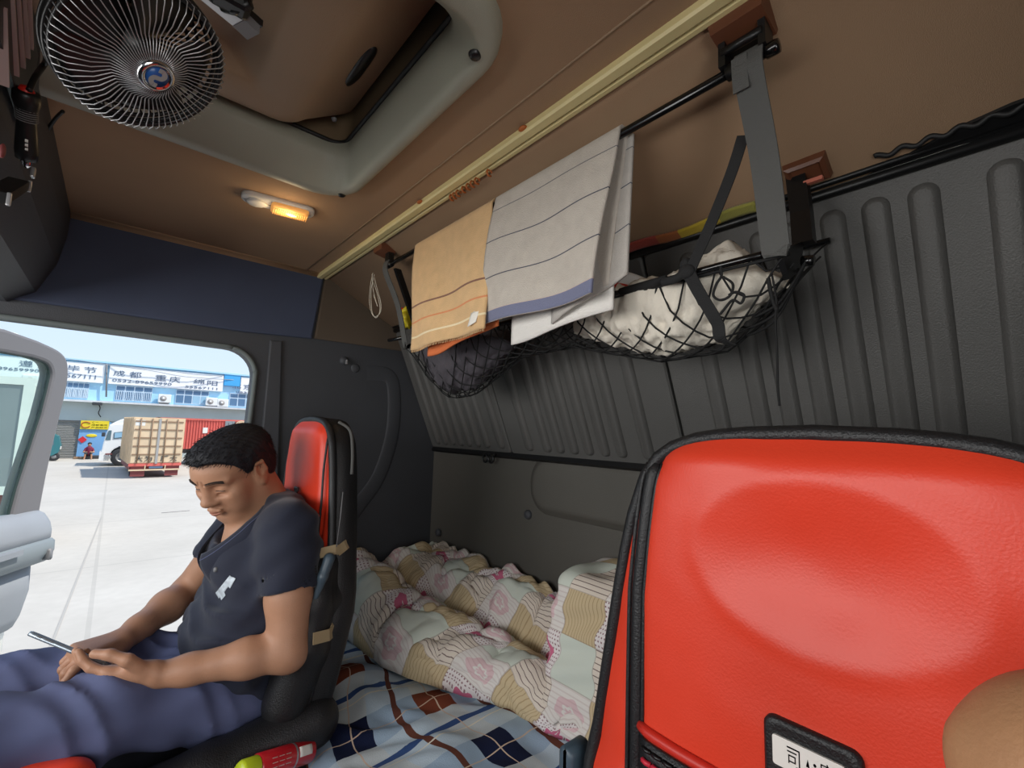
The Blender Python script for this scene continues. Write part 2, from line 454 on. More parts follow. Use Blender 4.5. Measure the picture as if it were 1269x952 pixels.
M['bagred'] = mk('red_plastic', (214, 44, 32), 0.4)
M['packet'] = mk('white_packet', (232, 232, 232), 0.4)
M['lime'] = mk('lime_cap', (190, 208, 40), 0.35)
M['canred'] = mk('red_can', (190, 30, 40), 0.3, coat=.4)
M['cord'] = mk('cream_cord', (206, 200, 184), 0.8)
M['orange_cloth'] = mk('orange_terry', (226, 122, 70), 0.95, bump=.6, bscale=500)
M['slate'] = mk('slate_hem', (118, 122, 146), 0.9, bump=.4, bscale=500)
M['brightwhite'] = mk('white_terry', (232, 228, 222), 0.95, bump=.5, bscale=500)
M['label'] = mk('white_care_label', (236, 232, 224), 0.8)
# outside
M['concrete'] = mk('pale_concrete', (186, 180, 170), 0.9, var=.06, vscale=.6, bump=.1, bscale=6)
M['joint'] = mk('concrete_joint', (168, 163, 155), 0.9)
M['bluewall'] = mk('pale_blue_render', (168, 214, 240), 0.8, var=.04, vscale=1)
M['underwall'] = mk('shade_toned_render', (178, 190, 190), 0.85, var=.05, vscale=.8)  # grey-green tone puts the shade under the canopy into the colour
M['canopy'] = mk('canopy_edge', (206, 210, 212), 0.7, var=.1, vscale=3)
M['sign'] = mk('white_sign_board', (238, 242, 244), 0.6)
M['ink'] = mk('grey_blue_lettering', (92, 112, 138), 0.6)
M['glassdark'] = mk('dark_window_glass', (84, 118, 152), 0.15)
M['frameblue'] = mk('white_blue_frame', (204, 224, 238), 0.6)
M['shutter'] = mk('steel_shutter', (150, 150, 146), 0.5, metal=.2)
M['doorblue'] = mk('blue_painted_wall', (118, 168, 214), 0.75)
M['yel_sign'] = mk('yellow_sign', (226, 204, 44), 0.6)
M['redpaint'] = mk('red_paper', (206, 40, 50), 0.7)
M['truckwhite'] = mk('white_truck_paint', (240, 240, 238), 0.35, coat=.3)
M['tyre'] = mk('tyre', (52, 52, 54), 0.8)
M['wheelrim'] = mk('wheel_rim', (150, 150, 150), 0.4, metal=.5)
M['truckdark'] = mk('dark_trim', (60, 62, 66), 0.5)
M['cabglass'] = mk('cab_glass', (92, 118, 128), 0.1)
M['beige'] = mk('beige_box_paint', (214, 190, 158), 0.65, var=.12, vscale=1.5)
M['beiged'] = mk('brown_locking_bar', (142, 116, 92), 0.6)
M['redbox'] = mk('red_container', (208, 100, 90), 0.6, var=.06, vscale=.7)
M['maroon'] = mk('maroon_chassis', (120, 56, 56), 0.6)
M['greybox'] = mk('grey_container', (128, 134, 138), 0.55, var=.08, vscale=1.2)
M['whitebox'] = mk('white_container_door', (226, 226, 220), 0.5, var=.06, vscale=2)
M['green'] = mk('green_logo', (70, 200, 70), 0.6)
M['teal'] = mk('teal_paint', (52, 116, 122), 0.4)
M['acwhite'] = mk('aircon_white', (232, 236, 236), 0.5)
M['acgrille'] = mk('aircon_grille', (160, 158, 156), 0.6)
M['tarp'] = mk('sky_blue_panel', (66, 166, 226), 0.6)
M['amber'] = mk('amber_lens', (232, 176, 104), 0.35, emit=(255, 176, 90), estr=.35)
M['doorglass'] = glassmat('door_glass', (240, 250, 246), .04)
M['bulb'] = mk('lit_bulb', (255, 220, 150), 0.4, emit=(255, 196, 110), estr=6)
M['striped'] = None

def uvmat(name, rough=0.9, bump=.4, bscale=420, sheen=0.0):
    mt = bpy.data.materials.new(name); mt.use_nodes = True; nt = mt.node_tree; b = nt.nodes['Principled BSDF']
    b.inputs['Roughness'].default_value = rough; b.inputs['Specular IOR Level'].default_value = .2
    if sheen: b.inputs['Sheen Weight'].default_value = sheen
    t = nt.nodes.new('ShaderNodeTexCoord'); s = nt.nodes.new('ShaderNodeSeparateXYZ'); nt.links.new(t.outputs['UV'], s.inputs[0])
    if bump:
        n2 = nt.nodes.new('ShaderNodeTexNoise'); n2.inputs['Scale'].default_value = bscale; nt.links.new(t.outputs['Object'], n2.inputs['Vector'])
        bp = nt.nodes.new('ShaderNodeBump'); bp.inputs['Strength'].default_value = bump; bp.inputs['Distance'].default_value = 0.003
        nt.links.new(n2.outputs[0], bp.inputs['Height']); nt.links.new(bp.outputs[0], b.inputs['Normal'])
    return mt, nt, b, t, s
class N:
    """tiny node algebra"""
    def __init__(s, nt): s.nt = nt
    def m(s, op, a, b=None, c=None):
        n = s.nt.nodes.new('ShaderNodeMath'); n.operation = op
        for i, x in enumerate((a, b, c)):
            if x is None: continue
            if isinstance(x, (int, float)): n.inputs[i].default_value = x
            else: s.nt.links.new(x, n.inputs[i])
        return n.outputs[0]
    def inr(s, x, a, b): return s.m('MULTIPLY', s.m('GREATER_THAN', x, a), s.m('LESS_THAN', x, b))
    def mix(s, f, a, b):
        n = s.nt.nodes.new('ShaderNodeMix'); n.data_type = 'RGBA'
        for i, x in ((0, f), (6, a), (7, b)):
            if isinstance(x, (int, float)): n.inputs[i].default_value = x
            elif isinstance(x, tuple): n.inputs[i].default_value = lin(x) if len(x) == 3 else x
            else: s.nt.links.new(x, n.inputs[i])
        return n.outputs[2]
def stripes_mat(name, base, bands, axis=1, sheen=.2):
    """towel cloth: woven stripes at given uv positions"""
    mt, nt, b, t, s = uvmat(name, .95, .55, 520, sheen); k = N(nt); x = s.outputs[axis]; col = base
    n = nt.nodes.new('ShaderNodeTexNoise'); n.inputs['Scale'].default_value = 40; nt.links.new(t.outputs['Object'], n.inputs['Vector'])
    col = k.mix(n.outputs[0], tuple(int(v * .93) for v in base), tuple(min(255, int(v * 1.05)) for v in base))
    for (a, c2, cc) in bands: col = k.mix(k.inr(x, a, c2), col, cc)
    nt.links.new(col, b.inputs['Base Color']); return mt

def plaid():
    mt, nt, b, t, s = uvmat('plaid_sheet', .9, .3, 500); k = N(nt)
    u = k.m('FRACT', k.m('MULTIPLY', s.outputs[0], 2.7)); v = k.m('FRACT', k.m('MULTIPLY', s.outputs[1], 2.7))
    u2 = k.m('FRACT', k.m('MULTIPLY', s.outputs[0], 2.0)); 
    base = (188, 204, 216)
    wide_u = k.inr(u, .30, .72); wide_v = k.inr(v, .30, .72)
    col = k.mix(k.m('MULTIPLY', wide_u, .55), base, (132, 160, 190))
    col = k.mix(k.m('MULTIPLY', wide_v, .55), col, (206, 208, 204))
    both = k.m('MULTIPLY', wide_u, wide_v); alt = k.m('GREATER_THAN', k.m('FRACT', k.m('ADD', k.m('MULTIPLY', k.m('FLOOR', k.m('MULTIPLY', s.outputs[0], 2.7)), .5), k.m('MULTIPLY', k.m('FLOOR', k.m('MULTIPLY', s.outputs[1], 2.7)), .5))), .25)
    col = k.mix(both, col, k.mix(alt, (24, 32, 62), (124, 64, 44)))
    col = k.mix(k.inr(u, .02, .09), col, (58, 84, 134)); col = k.mix(k.inr(v, .02, .09), col, (104, 62, 50))
    col = k.mix(k.inr(u, .93, .945), col, (228, 222, 206)); col = k.mix(k.inr(v, .50, .515), col, (214, 190, 168)); col = k.mix(k.inr(u, .50, .512), col, (214, 190, 168))
    nt.links.new(col, b.inputs['Base Color']); return mt
M['plaid'] = plaid()

def patchwork():
    mt, nt, b, t, s = uvmat('patchwork_quilt', .9, .3, 500); k = N(nt)
    U = s.outputs[0]; V = s.outputs[1]; fu = k.m('FRACT', U); fv = k.m('FRACT', V)
    idx = k.m('FLOORED_MODULO', k.m('ADD', k.m('FLOOR', U), k.m('MULTIPLY', k.m('FLOOR', V), 2.0)), 5.0)
    def is_(i): return k.inr(idx, i - .5, i + .5)
    cream = (226, 220, 206)
    # dotted white weave
    d1 = k.m('MULTIPLY', k.m('GREATER_THAN', k.m('FRACT', k.m('MULTIPLY', U, 16.0)), .55), k.m('GREATER_THAN', k.m('FRACT', k.m('MULTIPLY', V, 11.0)), .62))
    dotted = k.mix(d1, (232, 224, 222), (150, 116, 120))
    dotted2 = k.mix(k.m('GREATER_THAN', k.m('FRACT', k.m('MULTIPLY', V, 9.0)), .7), (228, 222, 216), (216, 206, 200))
    tan = k.mix(k.m('GREATER_THAN', k.m('FRACT', k.m('MULTIPLY', U, 12.0)), .8), (206, 186, 150), (178, 154, 118))
    strip = k.mix(k.m('GREATER_THAN', k.m('FRACT', k.m('MULTIPLY', V, 8.0)), .84), (226, 214, 200), (124, 104, 98))
    pale = (212, 218, 206)
    col = k.mix(is_(0), cream, dotted); col = k.mix(is_(1), col, tan); col = k.mix(is_(2), col, dotted2); col = k.mix(is_(3), col, strip); col = k.mix(is_(4), col, pale)
    # pink roses on the dotted squares
    a = k.m('SUBTRACT', fu, .5); c = k.m('SUBTRACT', fv, .5)
    an = k.m('ARCTAN2', c, a); wob = k.m('MULTIPLY', k.m('SINE', k.m('MULTIPLY', an, 6.0)), .025)
    r = k.m('ADD', k.m('SQRT', k.m('ADD', k.m('MULTIPLY', a, a), k.m('MULTIPLY', c, c))), wob)
    rose = k.m('MULTIPLY', k.m('MAXIMUM', is_(0), k.m('MULTIPLY', is_(2), .35)), k.m('SUBTRACT', k.m('LESS_THAN', r, .31), k.inr(r, .09, .15)))
    col = k.mix(rose, col, (208, 112, 142))
    seam = k.m('MAXIMUM', k.m('LESS_THAN', fu, .02), k.m('LESS_THAN', fv, .02))
    col = k.mix(k.m('MULTIPLY', seam, .5), col, (150, 130, 116))
    nt.links.new(col, b.inputs['Base Color']); return mt
M['quilt'] = patchwork()
M['tan_towel'] = stripes_mat('tan_towel', (222, 184, 136), [(.105, .122, (240, 222, 184)), (.245, .26, (222, 144, 98)), (.395, .412, (140, 100, 84))])
M['grey_towel'] = stripes_mat('grey_towel', (196, 188, 178), [(0, .085, (120, 124, 150)), (.345, .353, (76, 78, 92)), (.64, .648, (76, 78, 92)), (.90, .906, (96, 96, 104)), (.085, .09, (200, 180, 170))])
M['striped'] = stripes_mat('striped_mat', (200, 84, 70), [(.0, .34, (170, 72, 60)), (.34, .5, (176, 104, 60)), (.5, .78, (206, 178, 60)), (.78, 1.01, (150, 146, 70))], axis=0)
def floor_concrete():
    mt, nt, b, t, s = uvmat('yard_concrete', .9, 0); k = N(nt)
    n = nt.nodes.new('ShaderNodeTexNoise'); n.inputs['Scale'].default_value = .5; n.inputs['Detail'].default_value = 8; nt.links.new(t.outputs['Object'], n.inputs['Vector'])
    n2 = nt.nodes.new('ShaderNodeTexNoise'); n2.inputs['Scale'].default_value = 6; n2.inputs['Detail'].default_value = 5; nt.links.new(t.outputs['Object'], n2.inputs['Vector'])
    col = k.mix(n.outputs[0], (176, 170, 160), (206, 200, 190)); col = k.mix(k.m('MULTIPLY', n2.outputs[0], .4), col, (160, 154, 146))
    w = nt.nodes.new('ShaderNodeTexBrick'); w.inputs['Scale'].default_value = .2; w.inputs['Mortar Size'].default_value = .006; w.inputs['Brick Width'].default_value = 1.0; w.inputs['Row Height'].default_value = 1.0; w.offset = 0
    nt.links.new(t.outputs['Object'], w.inputs['Vector'])
    col = k.mix(k.m('MULTIPLY', w.outputs['Fac'], .22), col, (132, 128, 122))
    nt.links.new(col, b.inputs['Base Color']); return mt
M['yard'] = floor_concrete()

M['greyblue'] = mk('blue_grey_plastic', (70, 86, 98), 0.4)
M['blackgreen'] = mk('dark_green_seal', (44, 62, 60), 0.5)
M['doorgrey2'] = mk('armrest_grey', (126, 134, 138), 0.5)
M['joint2'] = mk('drain_slot', (96, 94, 92), 0.9)
M['glasspale'] = mk('pale_window_glass', (150, 190, 214), 0.2)
M['maroonshirt'] = mk('dark_red_shirt', (120, 40, 66), 0.9)
M['wire'] = mk('grey_wire', (150, 158, 168), 0.7)
M['pinktab'] = mk('faded_pink_plastic', (196, 112, 92), 0.6)
M['rearwall'] = mk('dark_taupe_plastic', (84, 81, 75), 0.62, var=.05, vscale=5, bump=.25, bscale=500)
M['quarter'] = mk('dark_brown_lining', (92, 80, 68), 0.9, var=.08, vscale=4, bump=.25, bscale=900)
M['slat'] = mk('pinkish_grey_slat', (176, 150, 146), 0.45)
M['grey_towel2'] = stripes_mat('grey_towel_fold', (186, 180, 174), [(.345, .353, (76, 78, 92)), (.64, .648, (76, 78, 92)), (.90, .906, (96, 96, 104))])
# ------------------------------------------------------------------ the setting: cab shell
CEIL = 0.57; YW = 1.75; YL = -0.42; XR = 1.08; FL = -1.10
def wall3(off):  # plate in the x-z plane, thickness away from the cab
    return lambda u, v, w: (u, off + w, v)
# door wall with the open doorway
b = B()
arc = [(.26 + .09 * math.cos(a), .166 + .09 * math.sin(a)) for a in np.radians(np.linspace(90, 0, 9))]
hole = [(-.86, FL + .03), (-.86, .262)] + [(-.4, .260), (0, .258)] + arc + [(.345, -.02), (.325, -.5), (.325, FL + .03)]
outer = [(-1.3, FL - .05), (1.14, FL - .05), (1.14, .64), (-1.3, .64)]
b.poly([outer, hole[::-1]], .08, wall3(YW))
# pressed rib, ledge and button recess in the rear part of the wall
rib = [PY(455, 462, YW - .002), PY(482, 466, YW - .002), PY(489, 490, YW - .002), PY(486, 540, YW - .002), PY(470, 590, YW - .002), PY(446, 625, YW - .002), PY(428, 650, YW - .002)]
rc_ = catmull(rib, 8); nr = len(rc_)
b.loft([[tuple(rc_[i] + np.array([math.cos(th) * .030 * dn[0], 0, math.cos(th) * .030 * dn[1]]) + np.array([0, .002 - .0045 * math.sin(th) * math.sin(math.pi * (i + .5) / nr) ** .5, 0])) for th in np.linspace(0, math.pi, 9)] for i in range(nr) for dn in [(lambda d: (-d[2] / (math.hypot(d[0], d[2]) + 1e-9), d[0] / (math.hypot(d[0], d[2]) + 1e-9)))(rc_[min(i + 1, nr - 1)] - rc_[max(i - 1, 0)])]], closed=False, caps=False)
b.ell((.70, YW, .235), (.018, .006, .018)); 
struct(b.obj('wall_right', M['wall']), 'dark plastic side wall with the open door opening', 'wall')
# rubber seal round the doorway
sl = [(p[0], YW - .004, p[1]) for p in hole[1:-1]]
struct(B().tube(catmull(sl, 4), .008, 8).obj('trim_1', M['seal']), 'grey green rubber seal edging the doorway', 'trim')
# door header: stitched charcoal lining above the doorway, and the quarter lining behind
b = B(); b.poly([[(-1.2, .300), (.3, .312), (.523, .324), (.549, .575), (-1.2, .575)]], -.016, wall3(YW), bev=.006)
struct(b.obj('trim_2', M['darkliner']), 'charcoal lining panel above the doorway, tinted blue for lens flare', 'trim')
b = B(); b.poly([[(.532, .326), (.90, .33), (.90, .52), (.80, .60), (.556, .60)]], -.012, wall3(YW), bev=.006)
struct(b.obj('trim_3', M['quarter']), 'brown lining on the side wall behind the curtain rail', 'trim')
# post trim beside the doorway
b = B(); b.poly([[(.385, .296), (.425, .30), (.45, -.2), (.47, FL + .1), (.385, FL + .1)]], -.012, wall3(YW), bev=.005)
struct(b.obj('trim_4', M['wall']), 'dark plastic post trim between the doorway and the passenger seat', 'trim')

# rear wall: lower moulded panel with a raised pad, and the steel skin behind the upper panels
b = B()
b.bx(XR, XR + .07, YL, YW + .05, FL - .05, .75)
def padr(i, w): return [(XR + w, y, z) for y, z in rrect(-.32 + i, 1.112 - i, -.250 + i, -.084 - i, max(.02, .075 - i), 8)]
b.loft([padr(-.012, .001), padr(-.010, -.004), padr(0, -.006), padr(.003, -.010), padr(.010, -.015), padr(.02, -.016), padr(.05, -.016)])
struct(b.obj('wall_rear', M['rearwall']), 'charcoal moulded lower rear wall above the bunk', 'wall')
# driver's side wall with its window, front bulkhead below the windscreen, floor
b = B()
b.poly([[(-1.3, FL - .05), (1.14, FL - .05), (1.14, .64), (-1.3, .64)], [(-.55, -.35), (.2, -.35), (.2, .26), (-.55, .26)]], -.06, wall3(YL))
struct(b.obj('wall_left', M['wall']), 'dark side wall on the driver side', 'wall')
b = B(); b.bx(-1.3, -1.2, YL, YW, FL, -.42); b.bx(-1.3, -.85, YL, YW, -.50, -.34, bev=.05)
struct(b.obj('wall_front', M['blackmat']), 'dark dashboard wall', 'wall')
struct(B().bx(-1.3, 1.14, YL - .05, YW + .08, FL - .12, FL).obj('floor', M['floor']), 'black rubber cab floor', 'floor')
b = B(); b.bx(-.9, .30, .47, 1.04, FL, -.80, bev=.05, seg=3, smooth=True)
struct(b.obj('trim_5', M['blackmat']), 'black engine cover between the two seats', 'trim')

# ceiling with the hatch opening, sloping down to the rear panels
HX0, HX1, HY0, HY1 = -.62, .372, .435, 1.072
b = B()
b.poly([[(-1.3, YL - .05), (.55, YL - .05), (.55, YW + .06), (-1.3, YW + .06)], rrect(HX0, HX1, HY0, HY1, .09)[::-1]], .03, lambda u, v, w: (u, v, CEIL + w))
sl = [(.55, CEIL), (.58, CEIL - .010), (.70, CEIL - .072), (.80, .445), (.87, .412), (.96, .37), (XR + .01, .31)]
n0 = len(sl); R1 = [(x, YL - .05, z) for x, z in sl] + [(x, YL - .05, z + .03) for x, z in sl[::-1]]; R2 = [(p[0], YW + .06, p[2]) for p in R1]
b.loft([R1, R2])
cv = [(YW - .045 + .045 * math.sin(a), CEIL - .045 + .045 * math.cos(a)) for a in np.linspace(0, math.pi / 2, 7)]
b.loft([[(x, y, z) for y, z in cv] + [(x, YW + .02, CEIL + .02)] for x in (-.15, .545)])
struct(b.obj('ceiling', M['headliner']), 'brown felt headliner of the cab roof', 'ceiling')
# stitched seam in front of the rail
struct(B().tube([(.478, -.3, CEIL), (.478, YW, CEIL)], .0022, 6).obj('trim_6', M['lid']), 'pale seam line running across the brown headliner', 'trim')

# overhead console along the windscreen
b = B()
prof = [(-.144, CEIL + .02), (-.146, .50), (-.158, .42), (-.19, .335), (-.24, .30), (-1.15, .33), (-1.2, CEIL + .02)]
b.loft([[(x, y, z) for x, z in prof] for y in (YL, YW - .005)], smooth=False)
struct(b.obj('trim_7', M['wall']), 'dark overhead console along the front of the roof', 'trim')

# ------------------------------------------------------------------ hatch
t = thing('roof_hatch', 'grey green framed roof hatch with a tan moulded lid', 'roof hatch', (0, .75, CEIL))
def hl(ins, z, r=.095, n=8, iy=None): iy = ins if iy is None else iy; return [(x, y, z) for x, y in rrect(HX0 - .012 + ins, HX1 + .012 - ins, HY0 - .012 + iy, HY1 + .012 - iy, max(.02, r - ins), n)]
B().loft([hl(0, .574), hl(.001, .556, .10), hl(.006, .547, .10), hl(.014, .543, .10), hl(.024, .543, iy=.034), hl(.030, .547, iy=.042), hl(.034, .556, iy=.048), hl(.046, .596, iy=.088), hl(.049, .606, iy=.092), hl(.050, .63, iy=.093), hl(.035, .645, iy=.08), hl(0, .60)], caps=False).obj('frame', M['hatch'], t)
# seal just inside the frame
q = [(x, y, .635) for x, y in rrect(HX0 + .08, HX1 - .040, HY0 + .082, HY1 - .082, .03, 5)]
B().tube(q, .0045, 8, closed=True).obj('seal', M['rubber'], t)
# shaft round the lid
q0 = [(x, y) for x, y in rrect(HX0 + .06, HX1 - .030, HY0 + .075, HY1 - .075, .03, 5)]
q1 = [(x, y) for x, y in rrect(HX0 + .06, HX1 - .026, HY0 + .075, HY1 - .075, .03, 5)]
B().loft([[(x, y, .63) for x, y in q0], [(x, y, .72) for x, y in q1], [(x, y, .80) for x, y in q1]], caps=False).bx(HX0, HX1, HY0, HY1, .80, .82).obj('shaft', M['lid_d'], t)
# the lid: shallow tray with a raised hexagonal centre
lb = B()
LX0, LX1, LY0, LY1 = HX0 + .07, .226, HY0 + .095, .958
def ld(ins, z, r=.05, ch=0): return [(x, y, z) for x, y in rrect(LX0 + ins, LX1 - ins + ch, LY0 + ins, LY1 - ins, max(.012, r - ins * .4), 6)]
rings = [ld(-.01, .76, ch=.096), ld(-.010, .690, ch=.092), ld(-.010, .678, ch=.086), ld(-.006, .624, ch=.012), ld(.0, .608, ch=.002), ld(.012, .601), ld(.022, .600), ld(.085, .600)]
c_ = [(LX0 + .09, LY0 + .03), (LX1 - .07, LY0 + .03), (LX1 - .115, .68), (.02, .80), (LX0 + .22, .80), (LX0 + .10, .68)]
lb.loft(rings, caps=False)
def hexr(ins, z):
    P = rrect(LX0 + .085 + ins, LX1 - .085 - ins, LY0 + .085 + ins * .6, LY1 - .085 - ins * .6, .016, 6); return [(x, y, z) for x, y in P]
lb.loft([hexr(0, .600), hexr(.012, .606), hexr(.05, .634), hexr(.06, .637)], caps=False)
P = hexr(.06, .637); lb.add(P, [tuple(range(len(P)))])
lid = lb.obj('lid', M['lid'], t, weld=True)
sb = B(); sy0 = .752; sb.loft([[(LX1 + .046 + .81 * (.015 * math.sin(a)) + .59 * d, sy0 + .058 * (abs(math.cos(a)) ** .6) * np.sign(math.cos(a)), (.6440 + .59 * (.015 * math.sin(a)) - .81 * d)) for a in np.linspace(0, 2 * math.pi, 28, endpoint=False)] for d in (-.003, .003)])
sb.obj('slot', M['black'], lid)
for (sx, sy) in ((.345, .50), (.352, 1.035)):
    B().lathe([(0, -.003), (.006, -.003), (.009, 0), (.010, .003)], (sx, sy, .543), (0, 0, 1), 14).obj('screw', M['black'], t)
B().lathe([(0, -.004), (.004, -.003), (.006, .002)], (.296, .95, .66), (0, 0, 1), 12).obj('bolt', M['grey'], t)
# pull lever of the hatch
t = thing('hatch_lever', 'silver hatch lever with a black grip above the fan', 'lever', (.06, .70, .56))
a = PZ(232, -25, .56); c = PZ(296, 28, .56); d = PZ(314, 45, .56)
up = np.array([0, 0, .012])
dirv = _n(d - a); sd = np.cross(dirv, [0, 0, 1.])
def blade(p, q, w, z0, z1):
    return [[tuple(p + sd * w + [0, 0, z0]), tuple(p - sd * w + [0, 0, z0]), tuple(p - sd * w + [0, 0, z1]), tuple(p + sd * w + [0, 0, z1])], [tuple(q + sd * w + [0, 0, z0]), tuple(q - sd * w + [0, 0, z0]), tuple(q - sd * w + [0, 0, z1]), tuple(q + sd * w + [0, 0, z1])]]
B().loft(blade(a, c, .013, 0, .012), smooth=False).obj('blade', M['silver'], t)
B().loft(blade(c, d, .013, -.001, .013), smooth=False).obj('tip', M['grey'], t)
bb = B(); bb.loft(blade(a, d + dirv * .003, .0145, .012, .022), smooth=False)
bb.box(tuple(PZ(285, -4, .57)), (.05, .03, .03), bev=.008); bb.tube([PZ(276, 8, .565), PZ(290, 12, .56), PZ(310, 4, .565)], .007, 8)
bb.obj('mount', M['black'], t)

# ------------------------------------------------------------------ curtain rail, hooks, dome lamp
RX = .545
t = thing('curtain_rail', 'cream curtain rail running across the brown headliner', 'curtain rail', (RX, .8, CEIL))
def railring(y): return [(RX + x, y, CEIL + z) for x, z in [(-.022, .004), (-.022, -.010), (-.019, -.014), (-.004, -.014), (-.001, -.012), (0, -.004), (.002, -.003), (.004, -.010), (.006, -.012), (.013, -.012), (.016, -.010), (.017, .004)]]
B().loft([railring(-.38), railring(1.735)], smooth=False).obj('track', M['rail'], t)
B().tube([(RX + .0015, -.38, CEIL - .006), (RX + .0015, 1.734, CEIL - .006)], .002, 6).obj('groove', M['bracket'], t)
ys = [PZ(px, py, .553)[1] for px, py in [(557, 243), (561, 240), (566, 237), (571, 232), (576, 229), (581, 226), (586, 222), (601, 211)]]
for i, y in enumerate(ys):
    bb = B(); a0 = i * .9
    bb.tube([(RX + .010 + .007 * math.cos(a), y + .003 * math.sin(a0), CEIL - .018 + .007 * math.sin(a)) for a in np.linspace(.3, 5.4, 12)], .0022, 6)
    o = bb.obj('curtain_hook', M['orange_hook'])
    tag(o, ['orange curtain hook at the low end of the bunched row under the cream rail', 'second orange curtain hook from the low end of the row', 'third orange curtain hook from the low end of the row', 'fourth orange curtain hook from the low end of the row', 'fifth orange curtain hook from the low end of the row', 'sixth orange curtain hook from the low end of the row', 'orange curtain hook at the high end of the bunched row', 'lone orange curtain hook apart from the bunched row'][i], 'curtain hook', 'orange hooks under the curtain rail')
for k, (px, py) in enumerate([(518, 249), (645, 157)]):
    p = PZ(px, py, CEIL - .005); o = B().ell((RX - .024, p[1], CEIL - .006), (.006, .010, .004)).obj('rail_clip', M['orange_hook'])
    tag(o, ['small orange clip on the cream rail above the tan towel', 'small orange clip on the cream rail above the grey towel'][k], 'clip', 'clips on the curtain rail')

t = thing('dome_lamp', 'small white dome lamp with a lit amber lens', 'lamp', (.267, 1.24, CEIL))
ang = math.radians(-9); Rz = Matrix.Rotation(ang, 3, 'Z')
def lp(u, v, w): q = Rz @ Vector((u, v, 0)); return (.267 + q.x, 1.24 + q.y, CEIL - w)
def lring(s, w, e=0): return [lp(x, y, w) for x, y in rrect(-.084 + s, .084 - s, -.028 + s, .028 - s, .022, 5)]
B().loft([lring(0, -.002), lring(0, .008), lring(.003, .012), lring(.008, .013)]).obj('housing', M['white'], t)
def ar(s, w): return [lp(x, y, w) for x, y in rrect(-.018 + s, .070 - s, -.026 + s, .026 - s, .01, 4)]
lens = B(); lens.loft([ar(0, .012), ar(.001, .020), ar(.006, .024), ar(.014, .025)])
for k in range(18):
    u = -.012 + k * .0046; lens.tube([lp(u, -.018, .0252), lp(u, .018, .0252)], .0011, 5)
lens = lens.obj('amber_lens', M['amber'], t); lens['label'] = 'glowing amber lens'
B().ell(lp(.03, 0, .022), (.016, .009, .005)).obj('bulb', M['bulb'], lens)
wh = [(-.074, 0), (-.066, .016), (-.05, .021), (-.034, .014), (-.024, 0), (-.034, -.014), (-.05, -.021), (-.066, -.016)]
B().loft([[lp(x, y, .012) for x, y in wh], [lp(x, y, .017) for x, y in wh], [lp(-.05 + (x + .05) * .8, y * .8, .020) for x, y in wh]]).obj('switch', M['white'], t)
pl = lamp('dome_lamp_light', 'POINT', (.285, 1.23, .52), .35, (1.0, .72, .40), shadow_soft_size=.03)

# ------------------------------------------------------------------ fan, plug, cord
fc = ray(174, 67); fc = fc / np.linalg.norm(fc) * .69
to_cam = -_n(fc); right = RW[:, 0]; down = RW[:, 1]
tilt = _n(.58 * right + .80 * down); tilt = _n(tilt - to_cam * np.dot(tilt, to_cam))
na = _n(math.cos(.66) * to_cam + math.sin(.66) * tilt)        # fan axis, out of the front guard
fu = _n(np.cross(na, [0, 0, 1.])); fv = np.cross(na, fu)
def fp(r, a, h): return fc + na * h * FS + r * (math.cos(a) * fu + math.sin(a) * fv)
t = thing('clip_fan', 'round black wire clip fan with a chrome hub badge under the hatch', 'fan', tuple(fc))
FR = .0745; FS = .78
rings_b = B()
for r, h in ((FR, -.008), (FR, .002), (FR * .985, .012)): rings_b.tube([fp(r, a, h) for a in np.linspace(0, 2 * math.pi, 64, endpoint=False)], .0024, 6, closed=True)
for r, h in ((.056, -.032), (.064, -.026), (.071, -.018)): rings_b.tube([fp(r, a, h) for a in np.linspace(0, 2 * math.pi, 64, endpoint=False)], .0018, 6, closed=True)
rings_b.obj('guard_rim', M['black'], t)
gw = B()
for k in range(66):
    a = 2 * math.pi * k / 66; sw = .0
    gw.tube([fp(FR, a, .002), fp(.0755, a, .018), fp(.067, a + .01, .027), fp(.050, a + .02, .030), fp(.034, a + .03, .026), fp(.029, a + .05, .030), fp(.022, a + .13, .036), fp(.014, a + .2, .039)], .00056, 5)
g = gw.obj('front_guard', M['silver'], t); g['label'] = 'silver wire front guard'
bw = B()
for k in range(52):
    a = 2 * math.pi * k / 52; bw.tube([fp(FR, a, -.008), fp(.070, a, -.020), fp(.058, a, -.032), fp(.03, a, -.042)], .0014, 5)
bw.obj('rear_guard', M['black'], t)
hub = B().lathe([(.0165, .0265), (.0168, .0312), (.0148, .0343), (.0121, .0343), (.0109, .0332), (0, .0332)], fc, na, 36).obj('hub_badge', M['chrome'], t)
B().lathe([(.0100, .0332), (.0100, .0341), (0, .0341)], fc, na, 28).obj('badge_disc', M['blue'], hub)
# the S shaped sweep on the badge
def bd(u, v, w): return fc + na * (.0342 + w) + fu * (-u) * .0098 + fv * (v) * .0098
sbm = B(); sw = [(.55, .72), (.1, .86), (-.3, .62), (-.3, .2), (.0, 0), (.3, -.2), (.3, -.62), (-.1, -.86), (-.55, -.72)]
sbm.band([bd(u * .95, v * .95, .0002) for u, v in catmull(sw, 4)], tuple(fu), .0046, .0004)
sbm.obj('badge_emblem', M['silver'], hub)
bl = B()
for k in range(5):
    a0 = 2 * math.pi * k / 5
    bl.grid(lambda u, v: fp(.016 + .052 * u, a0 + (v - .5) * (1.0 + .25 * math.sin(u * 3)), -.006 + .022 * (v - .5) - .004 * u), 10, 8, .0016)
bl.obj('blades', M['black'], t)
B().lathe([(0, -.067), (.014, -.065), (.024, -.055), (.027, -.04), (.027, -.024), (.018, -.014), (.018, .004), (0, .006)], fc, na, 28).obj('motor', M['black'], t)
br = B(); base = fc - na * .055
